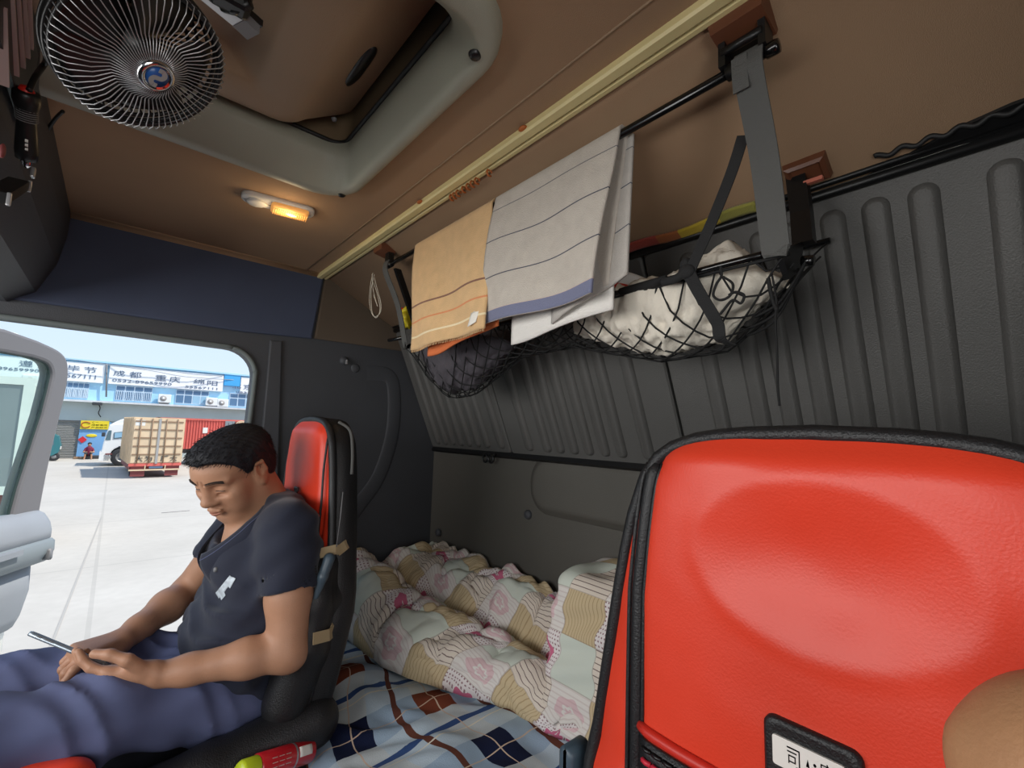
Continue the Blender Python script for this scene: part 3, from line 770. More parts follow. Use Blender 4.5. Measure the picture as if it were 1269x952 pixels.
top = np.array([fc[0] - .05, fc[1] - .02, .555]); br.tube([base, base * .5 + top * .5 + np.array([-.01, 0, .02]), top], [.012, .011, .010], 10)
br.box(tuple(top + np.array([0, 0, .004])), (.05, .05, .022), bev=.006); br.obj('clamp_bracket', M['black'], t)

t = thing('lighter_plug', 'black cigarette lighter plug with a red cap on the overhead console', 'plug', tuple(PX(33, 155, -.135)))
p0 = PX(33, 112, -.132); p1 = PX(33, 199, -.132); ax = _n(p1 - p0); L = np.linalg.norm(p1 - p0)
B().lathe([(0, 0), (.0125, 0), (.0145, .004), (.0148, .014), (.012, .024), (.0105, .04), (.0112, L * .55), (.0128, L * .85), (.0120, L * .97), (0, L)], p0, ax, 20).obj('body', M['black'], t)
B().lathe([(0, -.006), (.006, -.005), (.0085, 0), (.0085, .002)], p0, ax, 16).obj('red_cap', M['bagred'], t)['label'] = 'red cap'
B().lathe([(.007, L * .97), (.006, L + .005), (.003, L + .010), (0, L + .010)], p0, ax, 14).obj('contact', M['chrome'], t)
gb = B()
for k in range(6): gb.lathe([(.0118, L * (.24 + k * .03)), (.0122, L * (.245 + k * .03)), (.0118, L * (.25 + k * .03))], p0, ax, 16)
gb.obj('grip_rings', M['grey'], t)
pb = B(); cdir = _n(-(p0 + p1) / 2); cdir = _n(cdir - ax * np.dot(cdir, ax)); sdv = np.cross(ax, cdir)
for k in range(3): pb.box(tuple(p0 + ax * L * (.66 + .06 * k) + cdir * .0118), (.003, .003, .0035))
pb.obj('print', M['white'], t)
ca = PX(40, 112, -.128); 
cp = catmull([PX(36, 112, -.128), PX(44, 95, -.125), PX(56, 78, -.12), PX(66, 60, -.10), base], 8)
tag(B().tube(cp, .0035, 8).obj('fan_cord', M['black']), 'black cord from the fan to the lighter plug', 'cord')
cp = catmull([PZ(78, 138, .54), PZ(68, 148, .545), PZ(58, 163, .548), PZ(50, 178, .55)], 8)
tag(B().tube(cp, .003, 8).obj('spare_cord', M['black']), 'short black cord hanging below the rim of the fan', 'cord')

# speaker grille slats and staple on the console
t = thing('overhead_grille', 'slatted pinkish grey grille at the top left of the console', 'grille', (-.14, .75, .52))
for k, (px, py, qx, qy) in enumerate([(10, -40, 19, 92), (17, -40, 27, 82), (25, -40, 33, 70), (33, -40, 37, 59), (3, 10, 6, 105)]):
    a = PX(px, py, -.143); c = PX(qx, qy, -.141); ub = B()
    dv = _n(c - a); ub.loft([[tuple(p + np.array(o)) for o in ((-.004, 0, .0022), (.004, 0, .0022), (.004, 0, -.0022), (-.004, 0, -.0022))] for p in (a, c)], smooth=False)
    ub.obj('slat', M['slat'] if 'slat' in M else M['grey'], t)
B().bx(-.150, -.142, .45, .985, .44, .562).obj('backing', M['black'], t)
t = thing('console_staple', 'small chrome edged switch on the overhead console', 'switch', tuple(PX(20, 238, -.147)))
a = PX(7, 246, -.140); c = PX(33, 230, -.138)
B().loft([[tuple(p + np.array(o)) for o in ((-.02, 0, .007), (.003, 0, .008), (.003, 0, -.007), (-.02, 0, -.008))] for p in (a, c)], smooth=False).obj('rocker', M['black'], t)
for p in (a, c): B().box(tuple(p + np.array([.003, 0, 0])), (.005, .004, .019), bev=.0015).obj('clip_edge', M['silver'], t)
t = thing('small_clip', 'short silver clip below the lighter plug', 'clip', tuple(PX(41, 214, -.14)))
B().box(tuple(PX(41, 214, -.138)), (.006, .010, .018), bev=.002).obj('plate', M['silver'], t)
p = PX(3, 187, -.13); tag(B().ell(tuple(p), (.003, .006, .009)).obj('red_tag', M['maroon']), 'dark red tag at the left edge of the console', 'tag')
# sun blind tube at the far end of the console
a = PY(-12, 250, 1.70); c = PY(33, 338, 1.70)
o = B().tube([a, a * .1 + c * .9, c, c + _n(c - a) * .004], [.028, .028, .022, .010], 14).obj('sun_blind', M['hatch'])
tag(o, 'pale grey sun blind roll above the open door', 'sun blind')
tag(B().box(tuple(PY(2, 347, 1.74)), (.04, .012, .012), bev=.003).obj('blind_bracket', M['grey']), 'small grey bracket under the sun blind', 'bracket')
# buttons on the walls
for (p, lab) in ((PY(427, 447, YW - .006), 'round coat hook button on the side wall left of the rack'),):
    t = thing('coat_hook', lab, 'hook', tuple(p))
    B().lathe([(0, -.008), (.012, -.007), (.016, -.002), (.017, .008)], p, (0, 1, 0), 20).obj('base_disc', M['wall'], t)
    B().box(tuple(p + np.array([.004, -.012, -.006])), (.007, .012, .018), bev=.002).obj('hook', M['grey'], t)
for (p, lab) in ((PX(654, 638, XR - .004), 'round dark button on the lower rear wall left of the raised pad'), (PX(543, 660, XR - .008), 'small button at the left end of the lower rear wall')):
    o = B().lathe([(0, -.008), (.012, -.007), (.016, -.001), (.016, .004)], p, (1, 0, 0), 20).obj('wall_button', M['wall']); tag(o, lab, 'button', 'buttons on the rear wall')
t = thing('latch_loops', 'black double loop latch under the rear panels', 'latch', tuple(PX(605, 567, XR - .04)))
p = PX(605, 567, XR - .034)
for s_ in (-1, 1):
    q = p + np.array([0, s_ * .017, -.004]); B().tube([q + np.array([0, .013 * math.cos(a), .014 * math.sin(a)]) for a in np.linspace(0, 2 * math.pi, 14, endpoint=False)], .0045, 8, closed=True).obj('loop', M['black'], t)
B().box(tuple(p + np.array([.006, 0, .012])), (.012, .066, .010), bev=.003).obj('plate', M['black'], t)

# ------------------------------------------------------------------ ribbed panels on the sloping upper rear wall
TX, TZ = 1.078, -.072; KX = -.438; PT = .41
sl_ = np.array([KX, 0, 1.0]); sln = np.linalg.norm(sl_); sl_ = sl_ / sln; pn = np.array([-sl_[2], 0, sl_[0]])   # up the slope, out into the cab
HL = (PT - TZ) * sln
def PP(y, s, h): return np.array([TX, y, TZ]) + sl_ * s + pn * h
labs = ['ribbed charcoal vinyl panel nearest the doorway, behind the tan towel', 'ribbed charcoal vinyl panel in the middle, behind the grey towel', 'ribbed charcoal vinyl panel above the driver seat']
for k, (y0, y1) in enumerate([(1.215, 1.742), (.556, 1.210), (-.405, .550)]):
    t = thing('rear_panel', labs[k], 'panel', tuple(PP((y0 + y1) / 2, 0, 0)), 'ribbed panels of the upper rear wall')
    bb = B(); bb.loft([[tuple(PP(y, s, h)) for y, s in rrect(y0 + i, y1 - i, 0 + i, HL - i, .012, 4)] for h, i in ((-.014, 0), (.008, 0), (.012, .004))], smooth=False)
    bb.obj('board', M['panel'], t)
    cy = (.883, .225)[k - 1] if k else 1.48
    offs = [-.142, -.0855, -.0285, .0285, .0855, .142, .225, -.225] if k else [.2, .142, .0855, .0285, -.0285, -.0855, -.142, -.225]
    if k == 2: offs = offs + [-.30, -.357, -.414, -.471, -.528, -.585]
    for o_ in offs:
        y = cy + o_
        if y > y1 - .03: continue
        rb = B(); w = .0165
        rb.loft([[tuple(PP(yy, s, h)) for yy, s in rrect(y - w + i, y + w - i, .02 + i, HL - .024 - i, w - i - .001, 5)] for h, i in ((.010, -.003), (.0135, -.001), (.020, .004), (.0215, .0075))])
        rb.obj('rib', M['panel'], t)
bb = B(); bb.loft([[tuple(PP(y, s, h)) for s, h in ((-.014, -.005), (-.014, .020), (-.004, .024), (.006, .014), (.006, -.005))] for y in (-.405, 1.735)], smooth=False)  # overhanging lip; its black draws the shadow line below the panels
struct(bb.obj('trim_11', M['black']), 'lip along the bottom of the ribbed panels, black for its shadow line', 'trim')
# black edge strips along the top of the panels
bb = B(); bb.tube([PP(-.41, HL + .006, .012), PP(1.742, HL + .006, .012)], .0085, 10); bb.tube([PP(-.41, HL + .022, .014), PP(1.742, HL + .022, .014)], .006, 10); bb.loft([[tuple(PP(y, HL + .012 + a, b_)) for a, b_ in ((0, -.03), (0, .006), (.050, .010), (.056, -.03))] for y in (-.41, 1.742)], smooth=False)
wd_ = lambda y: .010 + .040 * sstep(.19, -.02, y)
bb.loft([[(.868, y, .406), (.868 - wd_(y), y, .406 + wd_(y) * .47 + .003), (.868 - wd_(y), y, .416 + wd_(y) * .47 + .003), (.868, y, .416)] for y in np.linspace(-.41, .19, 16)], smooth=False)
struct(bb.obj('trim_8', M['black']), 'black edging along the top of the ribbed panels', 'trim')
wv = [PP(y, HL + .034 + .0032 * math.sin(y * 210), .030) for y in np.linspace(-.40, .13, 180)]
struct(B().tube(wv, .004, 6).obj('trim_9', M['rubber']), 'wavy black rubber strip above the right ribbed panel', 'trim')
# striped mat edge peeping out above the panels
o = B().grid(lambda u, v: (.845 - .020 * v - .004 * math.sin(u * 9), .60 - .30 * u, .4135 + .0095 * v + .002 * math.sin(u * 9)), 40, 4, .006).obj('striped_mat', M['striped'])
tag(o, 'edge of a red and yellow striped mat above the panels behind the grey towel', 'mat')
# ------------------------------------------------------------------ hanging rack with net
RDX, RDZ = .59, .500; BX, BZ = .68, .266
t = thing('hanging_rack', 'black tubular storage rack with a cord net hung under the roof', 'rack', (.65, .75, .30))
B().tube([(RDX, .183, RDZ), (RDX, 1.285, RDZ)], .0068, 14).lathe([(0, -.004), (.0085, -.003), (.0092, 0), (.0092, .012), (.007, .014)], (RDX, .183, RDZ), (0, 1, 0), 16).obj('hanging_rod', M['rod'], t)
B().tube([(BX, .205, BZ), (BX, .30, BZ), (BX, .55, BZ - .004), (BX, .95, BZ - .006), (BX, 1.31, BZ - .002)], .0055, 12).obj('front_bar', M['rod'], t)
# grey straps at both ends
def strapz(name, y0, y1, w, mat):
    pts = [(RDX - .006, y0, RDZ + .012), (RDX - .011, y0, RDZ), (RDX - .008, y0, RDZ - .03), (RDX + .04, y0 * .6 + y1 * .4, (RDZ + BZ) / 2), (BX - .014, y1, BZ + .01), (BX - .009, y1, BZ - .004)]
    return B().band(catmull(pts, 6), (0, 1, 0.06), w, .0025).obj(name, mat, t)
strapz('strap', .214, .218, .036, M['strap']); s2 = strapz('strap', 1.268, 1.285, .030, M['strap'])
# folded end of the right strap
B().band([(RDX - .0135, .224, RDZ + .004), (RDX - .012, .224, RDZ - .02), (RDX - .009, .224, RDZ - .042)], (0, 1, 0), .020, .002).obj('strap_tail', M['strap'], t)
# end arms: black flat bars from the rod and the rear bracket to the front bar
B().loft([[(RDX + .012 + dx, 1.262 + dy, RDZ - .01) for dx, dy in ((0, 0), (.02, 0), (.02, -.012), (0, -.012))], [(BX + .03 + dx, 1.262 + dy, BZ - .01) for dx, dy in ((0, 0), (.02, 0), (.02, -.012), (0, -.012))]], smooth=False).obj('arm', M['black'], t)
rb = B(); p = PX(985, 222, .80); q = PX(994, 300, .765)
rb.loft([[tuple(c + np.array(o)) for o in ((0, .014, 0), (.02, .014, 0), (.02, -.014, 0), (0, -.014, 0))] for c in (p + np.array([0, 0, .012]), p * .5 + q * .5 + np.array([.006, 0, 0]), q)], smooth=False)
rb.obj('arm', M['black'], t)
e = B(); e.loft([[(BX - .002, y, BZ - .002), (BX + .10, y, BZ + .045), (BX + .085, y, BZ - .004), (BX + .03, y, BZ - .035)] for y in (.214, .222)], smooth=False); e.obj('end_plate', M['black'], t)
B().tube([(BX + .055, .205, BZ - .004), (BX + .055, .19, BZ - .006)], .008, 10).obj('peg', M['rod'], t)
B().tube([(BX - .005, 1.31, BZ + .028), (BX - .02, 1.385, BZ + .026)], .006, 10).obj('peg', M['rod'], t)
B().tube([(.868, .20, .335), (.868, 1.30, .33)], .005, 10).obj('rear_bar', M['rod'], t)
# brackets
def bracket(name, y, x=.585, z=CEIL - .014, s=1.0, lab=None):
    bb = B(); bb.loft([[(x - .03 * s, y - .04 * s, z + .02), (x + .035 * s, y - .04 * s, z + .004), (x + .035 * s, y + .04 * s, z + .004), (x - .03 * s, y + .04 * s, z + .02)],
                       [(x - .026 * s, y - .034 * s, z - .012), (x + .028 * s, y - .034 * s, z - .020), (x + .028 * s, y + .034 * s, z - .020), (x - .026 * s, y + .034 * s, z - .012)]], smooth=False)
    o = bb.obj('roof_bracket', M['bracket'], t); return o
k1 = bracket('roof_bracket', .222, s=.95); k2 = bracket('roof_bracket', 1.292, x=.582, s=.8)
hb = B(); hb.loft([[(RDX - .012, .222 + dy, CEIL - .028), (RDX + .014, .222 + dy, CEIL - .034), (RDX + .018, .222 + dy, RDZ + .004), (RDX - .012, .222 + dy, RDZ + .006)] for dy in (-.030, -.021)], smooth=False)
hb.loft([[(RDX - .012, .222 + dy, CEIL - .028), (RDX + .014, .222 + dy, CEIL - .034), (RDX + .018, .222 + dy, RDZ + .004), (RDX - .012, .222 + dy, RDZ + .006)] for dy in (.021, .030)], smooth=False)
hb.tube([(RDX - .010, .196, CEIL - .044), (RDX - .010, .248, CEIL - .044)], .006, 8); hb.box((RDX + .004, .222, CEIL - .036), (.02, .056, .006))
hb.tube([(RDX, .205, RDZ), (RDX, .245, RDZ)], .0105, 14)
hb.obj('clasp', M['black'], k1)
hb = B(); hb.tube([(RDX, 1.25, RDZ), (RDX, 1.285, RDZ)], .0095, 12); hb.bx(RDX - .006, RDX + .012, 1.262, 1.286, RDZ + .004, CEIL - .03); hb.obj('clasp', M['black'], k2)
p = PX(1000, 213, .805); bb = B()
n1 = _n(np.array([-.47, 0, -.88])); s1 = np.array([0, 1., 0]); u1 = np.cross(s1, n1)
bb.loft([[tuple(p + s1 * a * w + u1 * c * w * .75 - n1 * h * -1) for a, c in ((-1, -1), (1, -1), (1, 1), (-1, 1))] for w, h in ((.030, -.006), (.028, .006), (.022, .010), (.019, .006))], smooth=False)
bb.obj('roof_bracket', M['bracket'], t)
B().box(tuple(PX(1008, 224, .80)), (.008, .026, .006)).obj('pink_tab', M['pinktab'], t)

# the net
SAG = [(.19, .015), (.225, .05), (.26, .10), (.33, .150), (.45, .155), (.56, .128), (.66, .100), (.85, .105), (.95, .15), (1.05, .195), (1.15, .20), (1.24, .14), (1.30, .05), (1.33, .015)]
def NP(y, tt, off=0.0):
    s_ = lerp_tab(SAG, y); x = BX + (.868 - BX) * tt; z = BZ + (.333 - BZ) * tt - s_ * (4 * tt * (1 - tt)) ** .62 if 0 < tt < 1 else BZ + (.333 - BZ) * tt
    return np.array([x - off * (1 - tt), y, z + off])
nb = B(); Y0, Y1 = .205, 1.318; NC = 22; per = 2.0
for k in range(-14, NC + 14):
    for sgn in (1, -1):
        pts = []
        for tt in np.linspace(0, 1, 21):
            y = Y0 + (Y1 - Y0) * (k + sgn * tt * 7) / NC
            if Y0 - .001 <= y <= Y1 + .001: pts.append(NP(y, tt, -.001))
            elif pts: break
        if len(pts) > 2: nb.tube(pts, .0017, 5)
nb.tube([NP(y, .0, -.002) + np.array([0, 0, -.006]) for y in np.linspace(Y0, Y1, 40)], .0026, 6)
nb.obj('cord_net', M['net'], t)
# gathered cords at the right end
for k in range(3):
    nb = B(); a = NP(.27 + .012 * k, .25 + .08 * k, -.004); c = np.array([BX + .05, .197, BZ - .004]); mid = (a + c) / 2 + np.array([0, 0, -.018 - .006 * k])
    nb.tube(catmull([a, mid, c], 8), .0022, 6); nb.obj('gathered_cord', M['net'], t)
# curled loose cords over the white cloth
cl = B(); kx = .664
def K(px, py): return PX(px, py, kx)
cl.tube(catmull([K(893, 330), K(894, 342), K(888, 352), K(884, 366), K(893, 372), K(905, 366), K(908, 352), K(896, 343)], 6), .0020, 6)
cl.tube(catmull([K(903, 366), K(912, 362), K(922, 366), K(918, 376), K(908, 372), K(897, 384), K(892, 390)], 6), .0020, 6)
cl.obj('loose_cord', M['net'], t)
# thin black strap tied round the front bar
sb = B(); sb.band(catmull([PX(921, 168, .628), PX(906, 215, .634), PX(880, 280, .645), PX(858, 330, .664), PX(857, 342, .666)], 6), (0, 1, .3), .017, .002)
sb.band(catmull([PX(852, 336, .664), PX(866, 362, .662), PX(884, 392, .668), PX(890, 404, .672), PX(893, 420, .676), PX(909, 428, .69)], 6), [(0, 1, .35)] * 31, .019, .002)
sb.obj('tie_strap', M['strapb'], t)
kb = B(); kb.ell(tuple(PX(851, 337, .664)), (.010, .014, .012)); kb.tube(catmull([PX(822, 350, .668), PX(836, 346, .664), PX(850, 338, .662)], 5), 0.007, 8); kb.ell(tuple(PX(850, 327, .672)), (.008, .010, .010)); kb.obj('knot', M['strapb'], t)
wr = B(); wr.tube([PX(769, 362, .676), PX(826, 346, .676)], .0072, 10); wr.obj('bar_sleeve', M['strapb'], t)

o = B(); 
o.tube(catmull([PX(956, 338, .70), PX(962, 372, .70), PX(961, 400, .70), PX(963, 440, .70), PX(964, 480, .70), PX(966, 503, .70)], 5), .0016, 6); o.tube(catmull([PX(952, 345, .70), PX(957, 370, .70), PX(963, 385, .70)], 5), .003, 6)
tag(o.obj('frayed_cord', M['net']), 'frayed black cord dangling below the right end of the net', 'cord')
o = B(); w = .585
for pp in ([(462, 338), (459, 355), (458, 376), (463, 392), (471, 388), (472, 376), (468, 360), (464, 344)], [(464, 340), (460, 360), (461, 385), (466, 394), (471, 384), (468, 366), (463, 350)], [(461, 340), (463, 362), (468, 380), (463, 366)]):
    o.tube(catmull([PX(px, py, w) for px, py in pp], 6), .0011, 5)
tag(o.obj('string_loop', M['cord']), 'loop of thin cream string hanging from the left end of the rack', 'string')

# ------------------------------------------------------------------ towels on the rod
def towel(y0, y1, zf, zb, rip, th, skew=0.0, rr=.011, wave=3.0, ph=0.0, flare=0.0, lean=0.0):
    """draped over the rod: v runs from the front hem up over the rod and down the back"""
    Lf = RDZ - zf; Lb = RDZ - zb; tot = Lf + Lb + math.pi * rr
    def fn(u, v):
        s_ = v * tot; y = y0 + (y1 - y0) * u
        if s_ < Lf: d = Lf - s_; x = RDX - rr; z = RDZ - d
        elif s_ < Lf + math.pi * rr: a = (s_ - Lf) / rr; d = 0; x = RDX - rr * math.cos(a); z = RDZ + rr * math.sin(a)
        else: d = s_ - Lf - math.pi * rr; x = RDX + rr; z = RDZ - d
        f = min(1, d / .06)
        k = d / max(Lf, .01)
        x += f * rip * math.sin(wave * 2 * math.pi * u + ph + 1.4 * d * 10) * (.4 + k * .8) * (1 if s_ < Lf else .6) - (.01 * k if s_ < Lf else -.01 * k) + lean * k
        y += skew * d + flare * k * (u - .5)
        z += .004 * math.sin(5 * u + ph) * k
        return (x, y, z)
    return fn, tot, Lf
fn, tot, Lf = towel(.748, 1.086, .212, .24, .007, .004, skew=-.045, wave=1.6, ph=.6, flare=.0)
tt_ = thing('tan_towel', 'tan terry towel with brown and orange stripes hanging on the rod', 'towel', (RDX, .91, .21), 'towels on the rack rod')
B().grid(lambda u, v: fn(u, v), 40, 70, .004, (1, 2.05)).obj('cloth', M['tan_towel'], tt_)
fr = B()
for k in range(60):
    u = (k + .5) / 60; p = np.array(fn(u, 0)); fr.tube([p, p + np.array([.0005 * math.sin(k * 3), .001 * math.sin(k * 5), -.006])], .0011, 4)
fr.obj('fringe', M['tan_towel'], tt_)
p = np.array(fn(.12, .045)); B().grid(lambda u, v: (p[0] - .006 + .004 * v, p[1] + .016 - .030 * u - .006 * v, p[2] - .016 + .030 * v + .006 * u), 4, 4, .001).obj('care_label', M['label'], tt_)
# second, orange cloth lying under the tan towel
fo = lambda u, v: (.596 + .004 * math.sin(u * 9), .735 + .285 * u, .196 + .030 * (1 - u) ** 2 + .24 * v + .006 * math.sin(u * 5))
tag(B().grid(fo, 30, 20, .005).obj('orange_towel', M['orange_cloth']), 'orange towel showing below the hem of the tan towel', 'towel', 'towels on the rack rod')
# grey towel: front layer and a folded back layer that shows on the right
fg, tot, Lf = towel(.414, .735, .228, .25, .008, .005, skew=.165, wave=1.3, ph=2.2, flare=.0)
tg_ = thing('grey_towel', 'grey towel with thin dark stripes and a slate hem on the rod', 'towel', (RDX, .59, .22), 'towels on the rack rod')
B().grid(lambda u, v: fg(u, v), 44, 76, .005, (1, 2.05)).obj('front_layer', M['grey_towel'], tg_)
fb = lambda u, v: (RDX + .014 + .005 * math.sin(u * 7) * (1 - v), .404 + .17 * u + .012 * (1 - v), .262 - .055 * u + (.238 + .055 * u) * v)
B().grid(fb, 20, 30, .005, (1, 1.0)).obj('folded_layer', M['grey_towel2'], tg_)
fw = lambda u, v: (RDX + .026 + .003 * math.sin(u * 8), .452 + .262 * u, .186 + .026 * (1 - u) + .22 * v + .004 * math.sin(u * 6))
tag(B().grid(fw, 30, 16, .005).obj('white_towel', M['brightwhite']), 'white towel peeping out under the grey towel hem', 'towel', 'towels on the rack rod')

# ------------------------------------------------------------------ bundles in the net
def bundle(y0, y1, ztop, wr, seed, n=64, m=56, offs=.013, tlo=.04, thi=.93):
    bb = B(); rings = []
    for i in range(n + 1):
        u = i / n; y = y0 + (y1 - y0) * u; e = max(.0, math.sin(math.pi * u)) ** .45; r = []
        cx = BX + .09; 
        low = [NP(y, tt, offs) for tt in np.linspace(tlo, thi, m // 2)]
        zt = ztop(y); c0 = np.array([cx, y, BZ - lerp_tab(SAG, y) * .35])
        up = []
        for k in range(m // 2):
            tt = thi + (tlo - thi) * (k + 1) / (m // 2 + 1); a = math.pi * (k + 1) / (m // 2 + 1)
            base_ = NP(y, tt, offs); zz = BZ + (.333 - BZ) * tt
            up.append(np.array([base_[0], y, zz + (zt - zz) * math.sin(a) ** .8]))
        for p in low + up:
            q = c0 + (p - c0) * (.02 + .98 * e)
            d = fbm((q[0] * 1.0 + seed, q[1], q[2]), 16, 3) * wr + abs(fbm((q[0] + seed * 2, q[1] * 1.2, q[2]), 34, 2)) * wr * -.9
            nn = _n(q - c0 + 1e-6); q = q + nn * d; r.append(tuple(q))
        rings.append(r)
    return bb.loft(rings)
def zt_white(y): return .275 + .085 * math.exp(-((y - .31) / .055) ** 2) + .02 * math.exp(-((y - .45) / .08) ** 2)
o = bundle(.232, .665, zt_white, .017, 1.3, 110, 96).obj('white_clothes_bundle', M['white_cloth'])
tag(o, 'off white bundle of clothes sagging in the net', 'clothes bundle', 'bundles in the net')
o = bundle(.875, 1.318, lambda y: .26, .016, 5.1, 90, 80).obj('grey_clothes_bundle', M['grey_cloth'])
tag(o, 'dark grey bundle of clothes in the left end of the net', 'clothes bundle', 'bundles in the net')
t2 = thing('white_packet', 'white packet with a red stripe lying in the net beside the grey towel', 'packet', tuple(PX(778, 350, .73)))
pk = lambda u, v: PX(752 + 54 * u, 338 + 14 * u + 30 * v - 4 * math.sin(u * 3), .72 + .03 * (1 - v))
B().grid(pk, 12, 8, .018).obj('pack', M['packet'], t2); B().grid(lambda u, v: np.array(pk(.1 + .8 * u, .42 + .30 * v)) + np.array([-.011, 0, -.001]), 10, 4, .002).obj('red_stripe', M['bagred'], t2)
t2 = thing('yellow_bag', 'crumpled yellow plastic bag with red print behind the tan towel', 'bag', tuple(PX(505, 388, .69)))
yb = SDF(PX(498, 400, .69) - .06, PX(510, 380, .69) + .06, .004); c0 = PX(508, 392, .69)
yb.ell(c0, (.024, .042, .036)); yb.ell(c0 + np.array([0, -.02, .02]), (.016, .022, .02)); yb.ell(c0 + np.array([0, .024, -.018]), (.014, .018, .016))
yb.warp(lambda F, X, Y, Z: F + .004 * np.sin(X * 260) * np.sin(Y * 210 + 2) + .003 * np.sin(Z * 300 + Y * 150)); yb.to(B(), 1).obj('bag_body', M['yellow'], t2)
c1 = PX(498, 385, .685); B().ell(tuple(c1), (.012, .012, .010)).obj('red_print', M['bagred'], t2)
# ------------------------------------------------------------------ seats
HALF = [(.29, -.455), (.292, -.50), (.275, -.363), (.25, -.225), (.23, -.123), (.205, -.054), (.19, -.03), (.162, -.008), (.119, .006), (.06, .011), (0, .012)]
def halfw(z, k=1.0):
    tab = sorted([(-1, .25), (-.75, .27), (-.60, .288), (-.455, .290), (-.363, .274), (-.225, .25), (-.123, .23), (-.054, .205), (-.025, .185), (-.008, .162), (.003, .128), (.009, .085), (.012, .0)])
    return lerp_tab(tab, z) * k
def seat(X, cy, k, label, badge, name='cab_seat', depth=.10, dz=0.0, side_red=True):
    """bucket seat facing -x: backrest face near x = X"""
    t = thing(name, label, 'seat', (X - .2, cy, FL), 'red and black leather cab seats')
    ZB = -.70
    def rec(z): return X + .03 * max(0, (z + .55) / .55) * 0 + (0.06 * max(0, -z - .42) / .3) * -1
    def outline(ins, n=26):
        zs = np.concatenate([np.linspace(ZB, -.06, n - 12), -.06 + .072 * np.sin(np.linspace(.1, math.pi / 2, 12))])
        L = []
        for z in zs: L.append((max(0, halfw(z, k) - ins), z - (ins * .9 if z > -.06 else 0) * sstep(-.06, .0, z)))
        full = [(cy + a, z + dz) for a, z in L] + [(cy - a, z + dz) for a, z in L[::-1][1:]]
        return full
    # shell: sides and back
    def ring(ins, dx): return [(rec(z) + dx, y, z) for y, z in outline(ins)]
    shell = B().loft([ring(.006, .004), ring(.0, .012), ring(-.002, .03), ring(.0, depth * .8), ring(.02, depth), ring(.06, depth + .012)])
    sh = shell.obj('back_shell', M['leatherblack'], t)
    # piping round the face
    pipe = B().tube([(rec(z) + .002, y, z) for y, z in outline(.004)], .0098, 10, caps=True)
    pipe.obj('edge_piping', M['leatherblack'], t)
    # padded red face: grid across the seat
    def face(u, v):
        z = ZB + (.006 - ZB) * v; z = min(z, .0115); z_ = z
        hw = max(.001, halfw(z_, k) - .008); yy = (2 * u - 1) * hw
        e = abs(2 * u - 1); f = (1 - e ** 6) * sstep(.014, -.03, z_)
        x = rec(z) - .026 * f
        # oval dent
        ry, rz = .109 * k, .078; d = math.hypot((yy + .001) / ry, (z_ + .125) / rz)
        if badge: x += .017 * max(0.0, 1 - d * d * .86) ** 1.6 - .0015 * math.exp(-((d - 1.12) / .1) ** 2)
        # grooves between centre and bolsters
        g = abs(abs(yy) - .205 * k * lerp_tab([(-.7, 1.0), (-.2, 1.0), (-.06, .93), (.0, .85)], z_))
        x += .010 * math.exp(-(g / .010) ** 2)
        x += .0016 * fbm((yy * 4, z * 4, cy), 3, 2)
        return (x, cy + yy, z + dz)
    fc_ = B().grid(face, 90, 90).obj('red_face', M['red'], t); fc_['label'] = 'red leather face with an oval headrest dent'
    # black leather strips in the grooves
    for s_ in (-1, 1):
        st = B(); pts = []
        for z in np.linspace(-.69, -.035, 40):
            w = .205 * k * lerp_tab([(-.7, 1.0), (-.2, 1.0), (-.06, .93), (.0, .85)], z) * s_
            hw = halfw(z, k); f = 1 - min(1, abs(w) / hw) ** 6
            pts.append((rec(z) - .026 * f + .006, cy + w, z + dz))
        if badge: st.tube(pts, .0095, 8, flat=.8)
        else: st.tube([(p[0] - .004, p[1], p[2]) for p in pts], .0028, 6); st.obj('bolster_seam', M['leatherblack'], fc_); continue
        st.tube([(p[0] - .004, p[1] - s_ * .011, p[2]) for p in pts], .003, 6); st.tube([(p[0] - .004, p[1] + s_ * .011, p[2]) for p in pts], .003, 6)
        st.obj('bolster_strip', M['leatherblack'], fc_)
    if badge:
        # red roll and mesh lumbar area below it
        def fx(y, z): u = (y - cy) / (halfw(z, k) - .008) / 2 + .5; v = (z - dz - ZB) / (.006 - ZB); return face(u, v)[0]
        zr = -.362
        B().tube([(fx(cy + w, zr) - .003, cy + w, zr) for w in np.linspace(-.196, .196, 30)], .0065, 8).obj('roll', M['redpipe'], fc_)
        ms = B().grid(lambda u, v: (fx(cy - .195 + .390 * u, zr - .012 - .20 * v) - .003, cy - .195 + .390 * u, zr - .010 - .20 * v), 30, 10, .004)
        mesh_ = ms.obj('lumbar_mesh', M['leatherblack'], t)
        th = B(); tb = B()
        for r in range(9):
            z = zr - .018 - .0135 * r
            for q in range(26):
                y = cy - .190 + .380 * q / 26
                (th if r in (1, 2, 4, 5, 7) else tb).tube([(fx(y, z) - .0065, y, z), (fx(y + .011, z) - .0085, y + .006, z), (fx(y + .012, z) - .0065, y + .0125, z)], .0032 if r in (1, 2, 4, 5, 7) else .0026, 5)
        th.obj('red_thread', M['thread'], mesh_)['kind'] = 'stuff'; tb.obj('black_thread', M['black'], mesh_)['kind'] = 'stuff'
        # badge
        bx0, bx1, bz0, bz1 = cy - .036, cy + .046, -.340, -.274
        xf = min(fx(cy + .056, -.31), fx(cy - .03, -.31), fx(cy, -.31)) - .002
        bg_ = B().loft([[(xf + d, y, z) for y, z in rrect(bx0 + i, bx1 - i, bz0 + i, bz1 - i, .010, 5)] for d, i in ((.010, 0), (-.002, 0), (-.005, .003), (-.004, .007))]).obj('badge', M['leatherblack'], fc_)
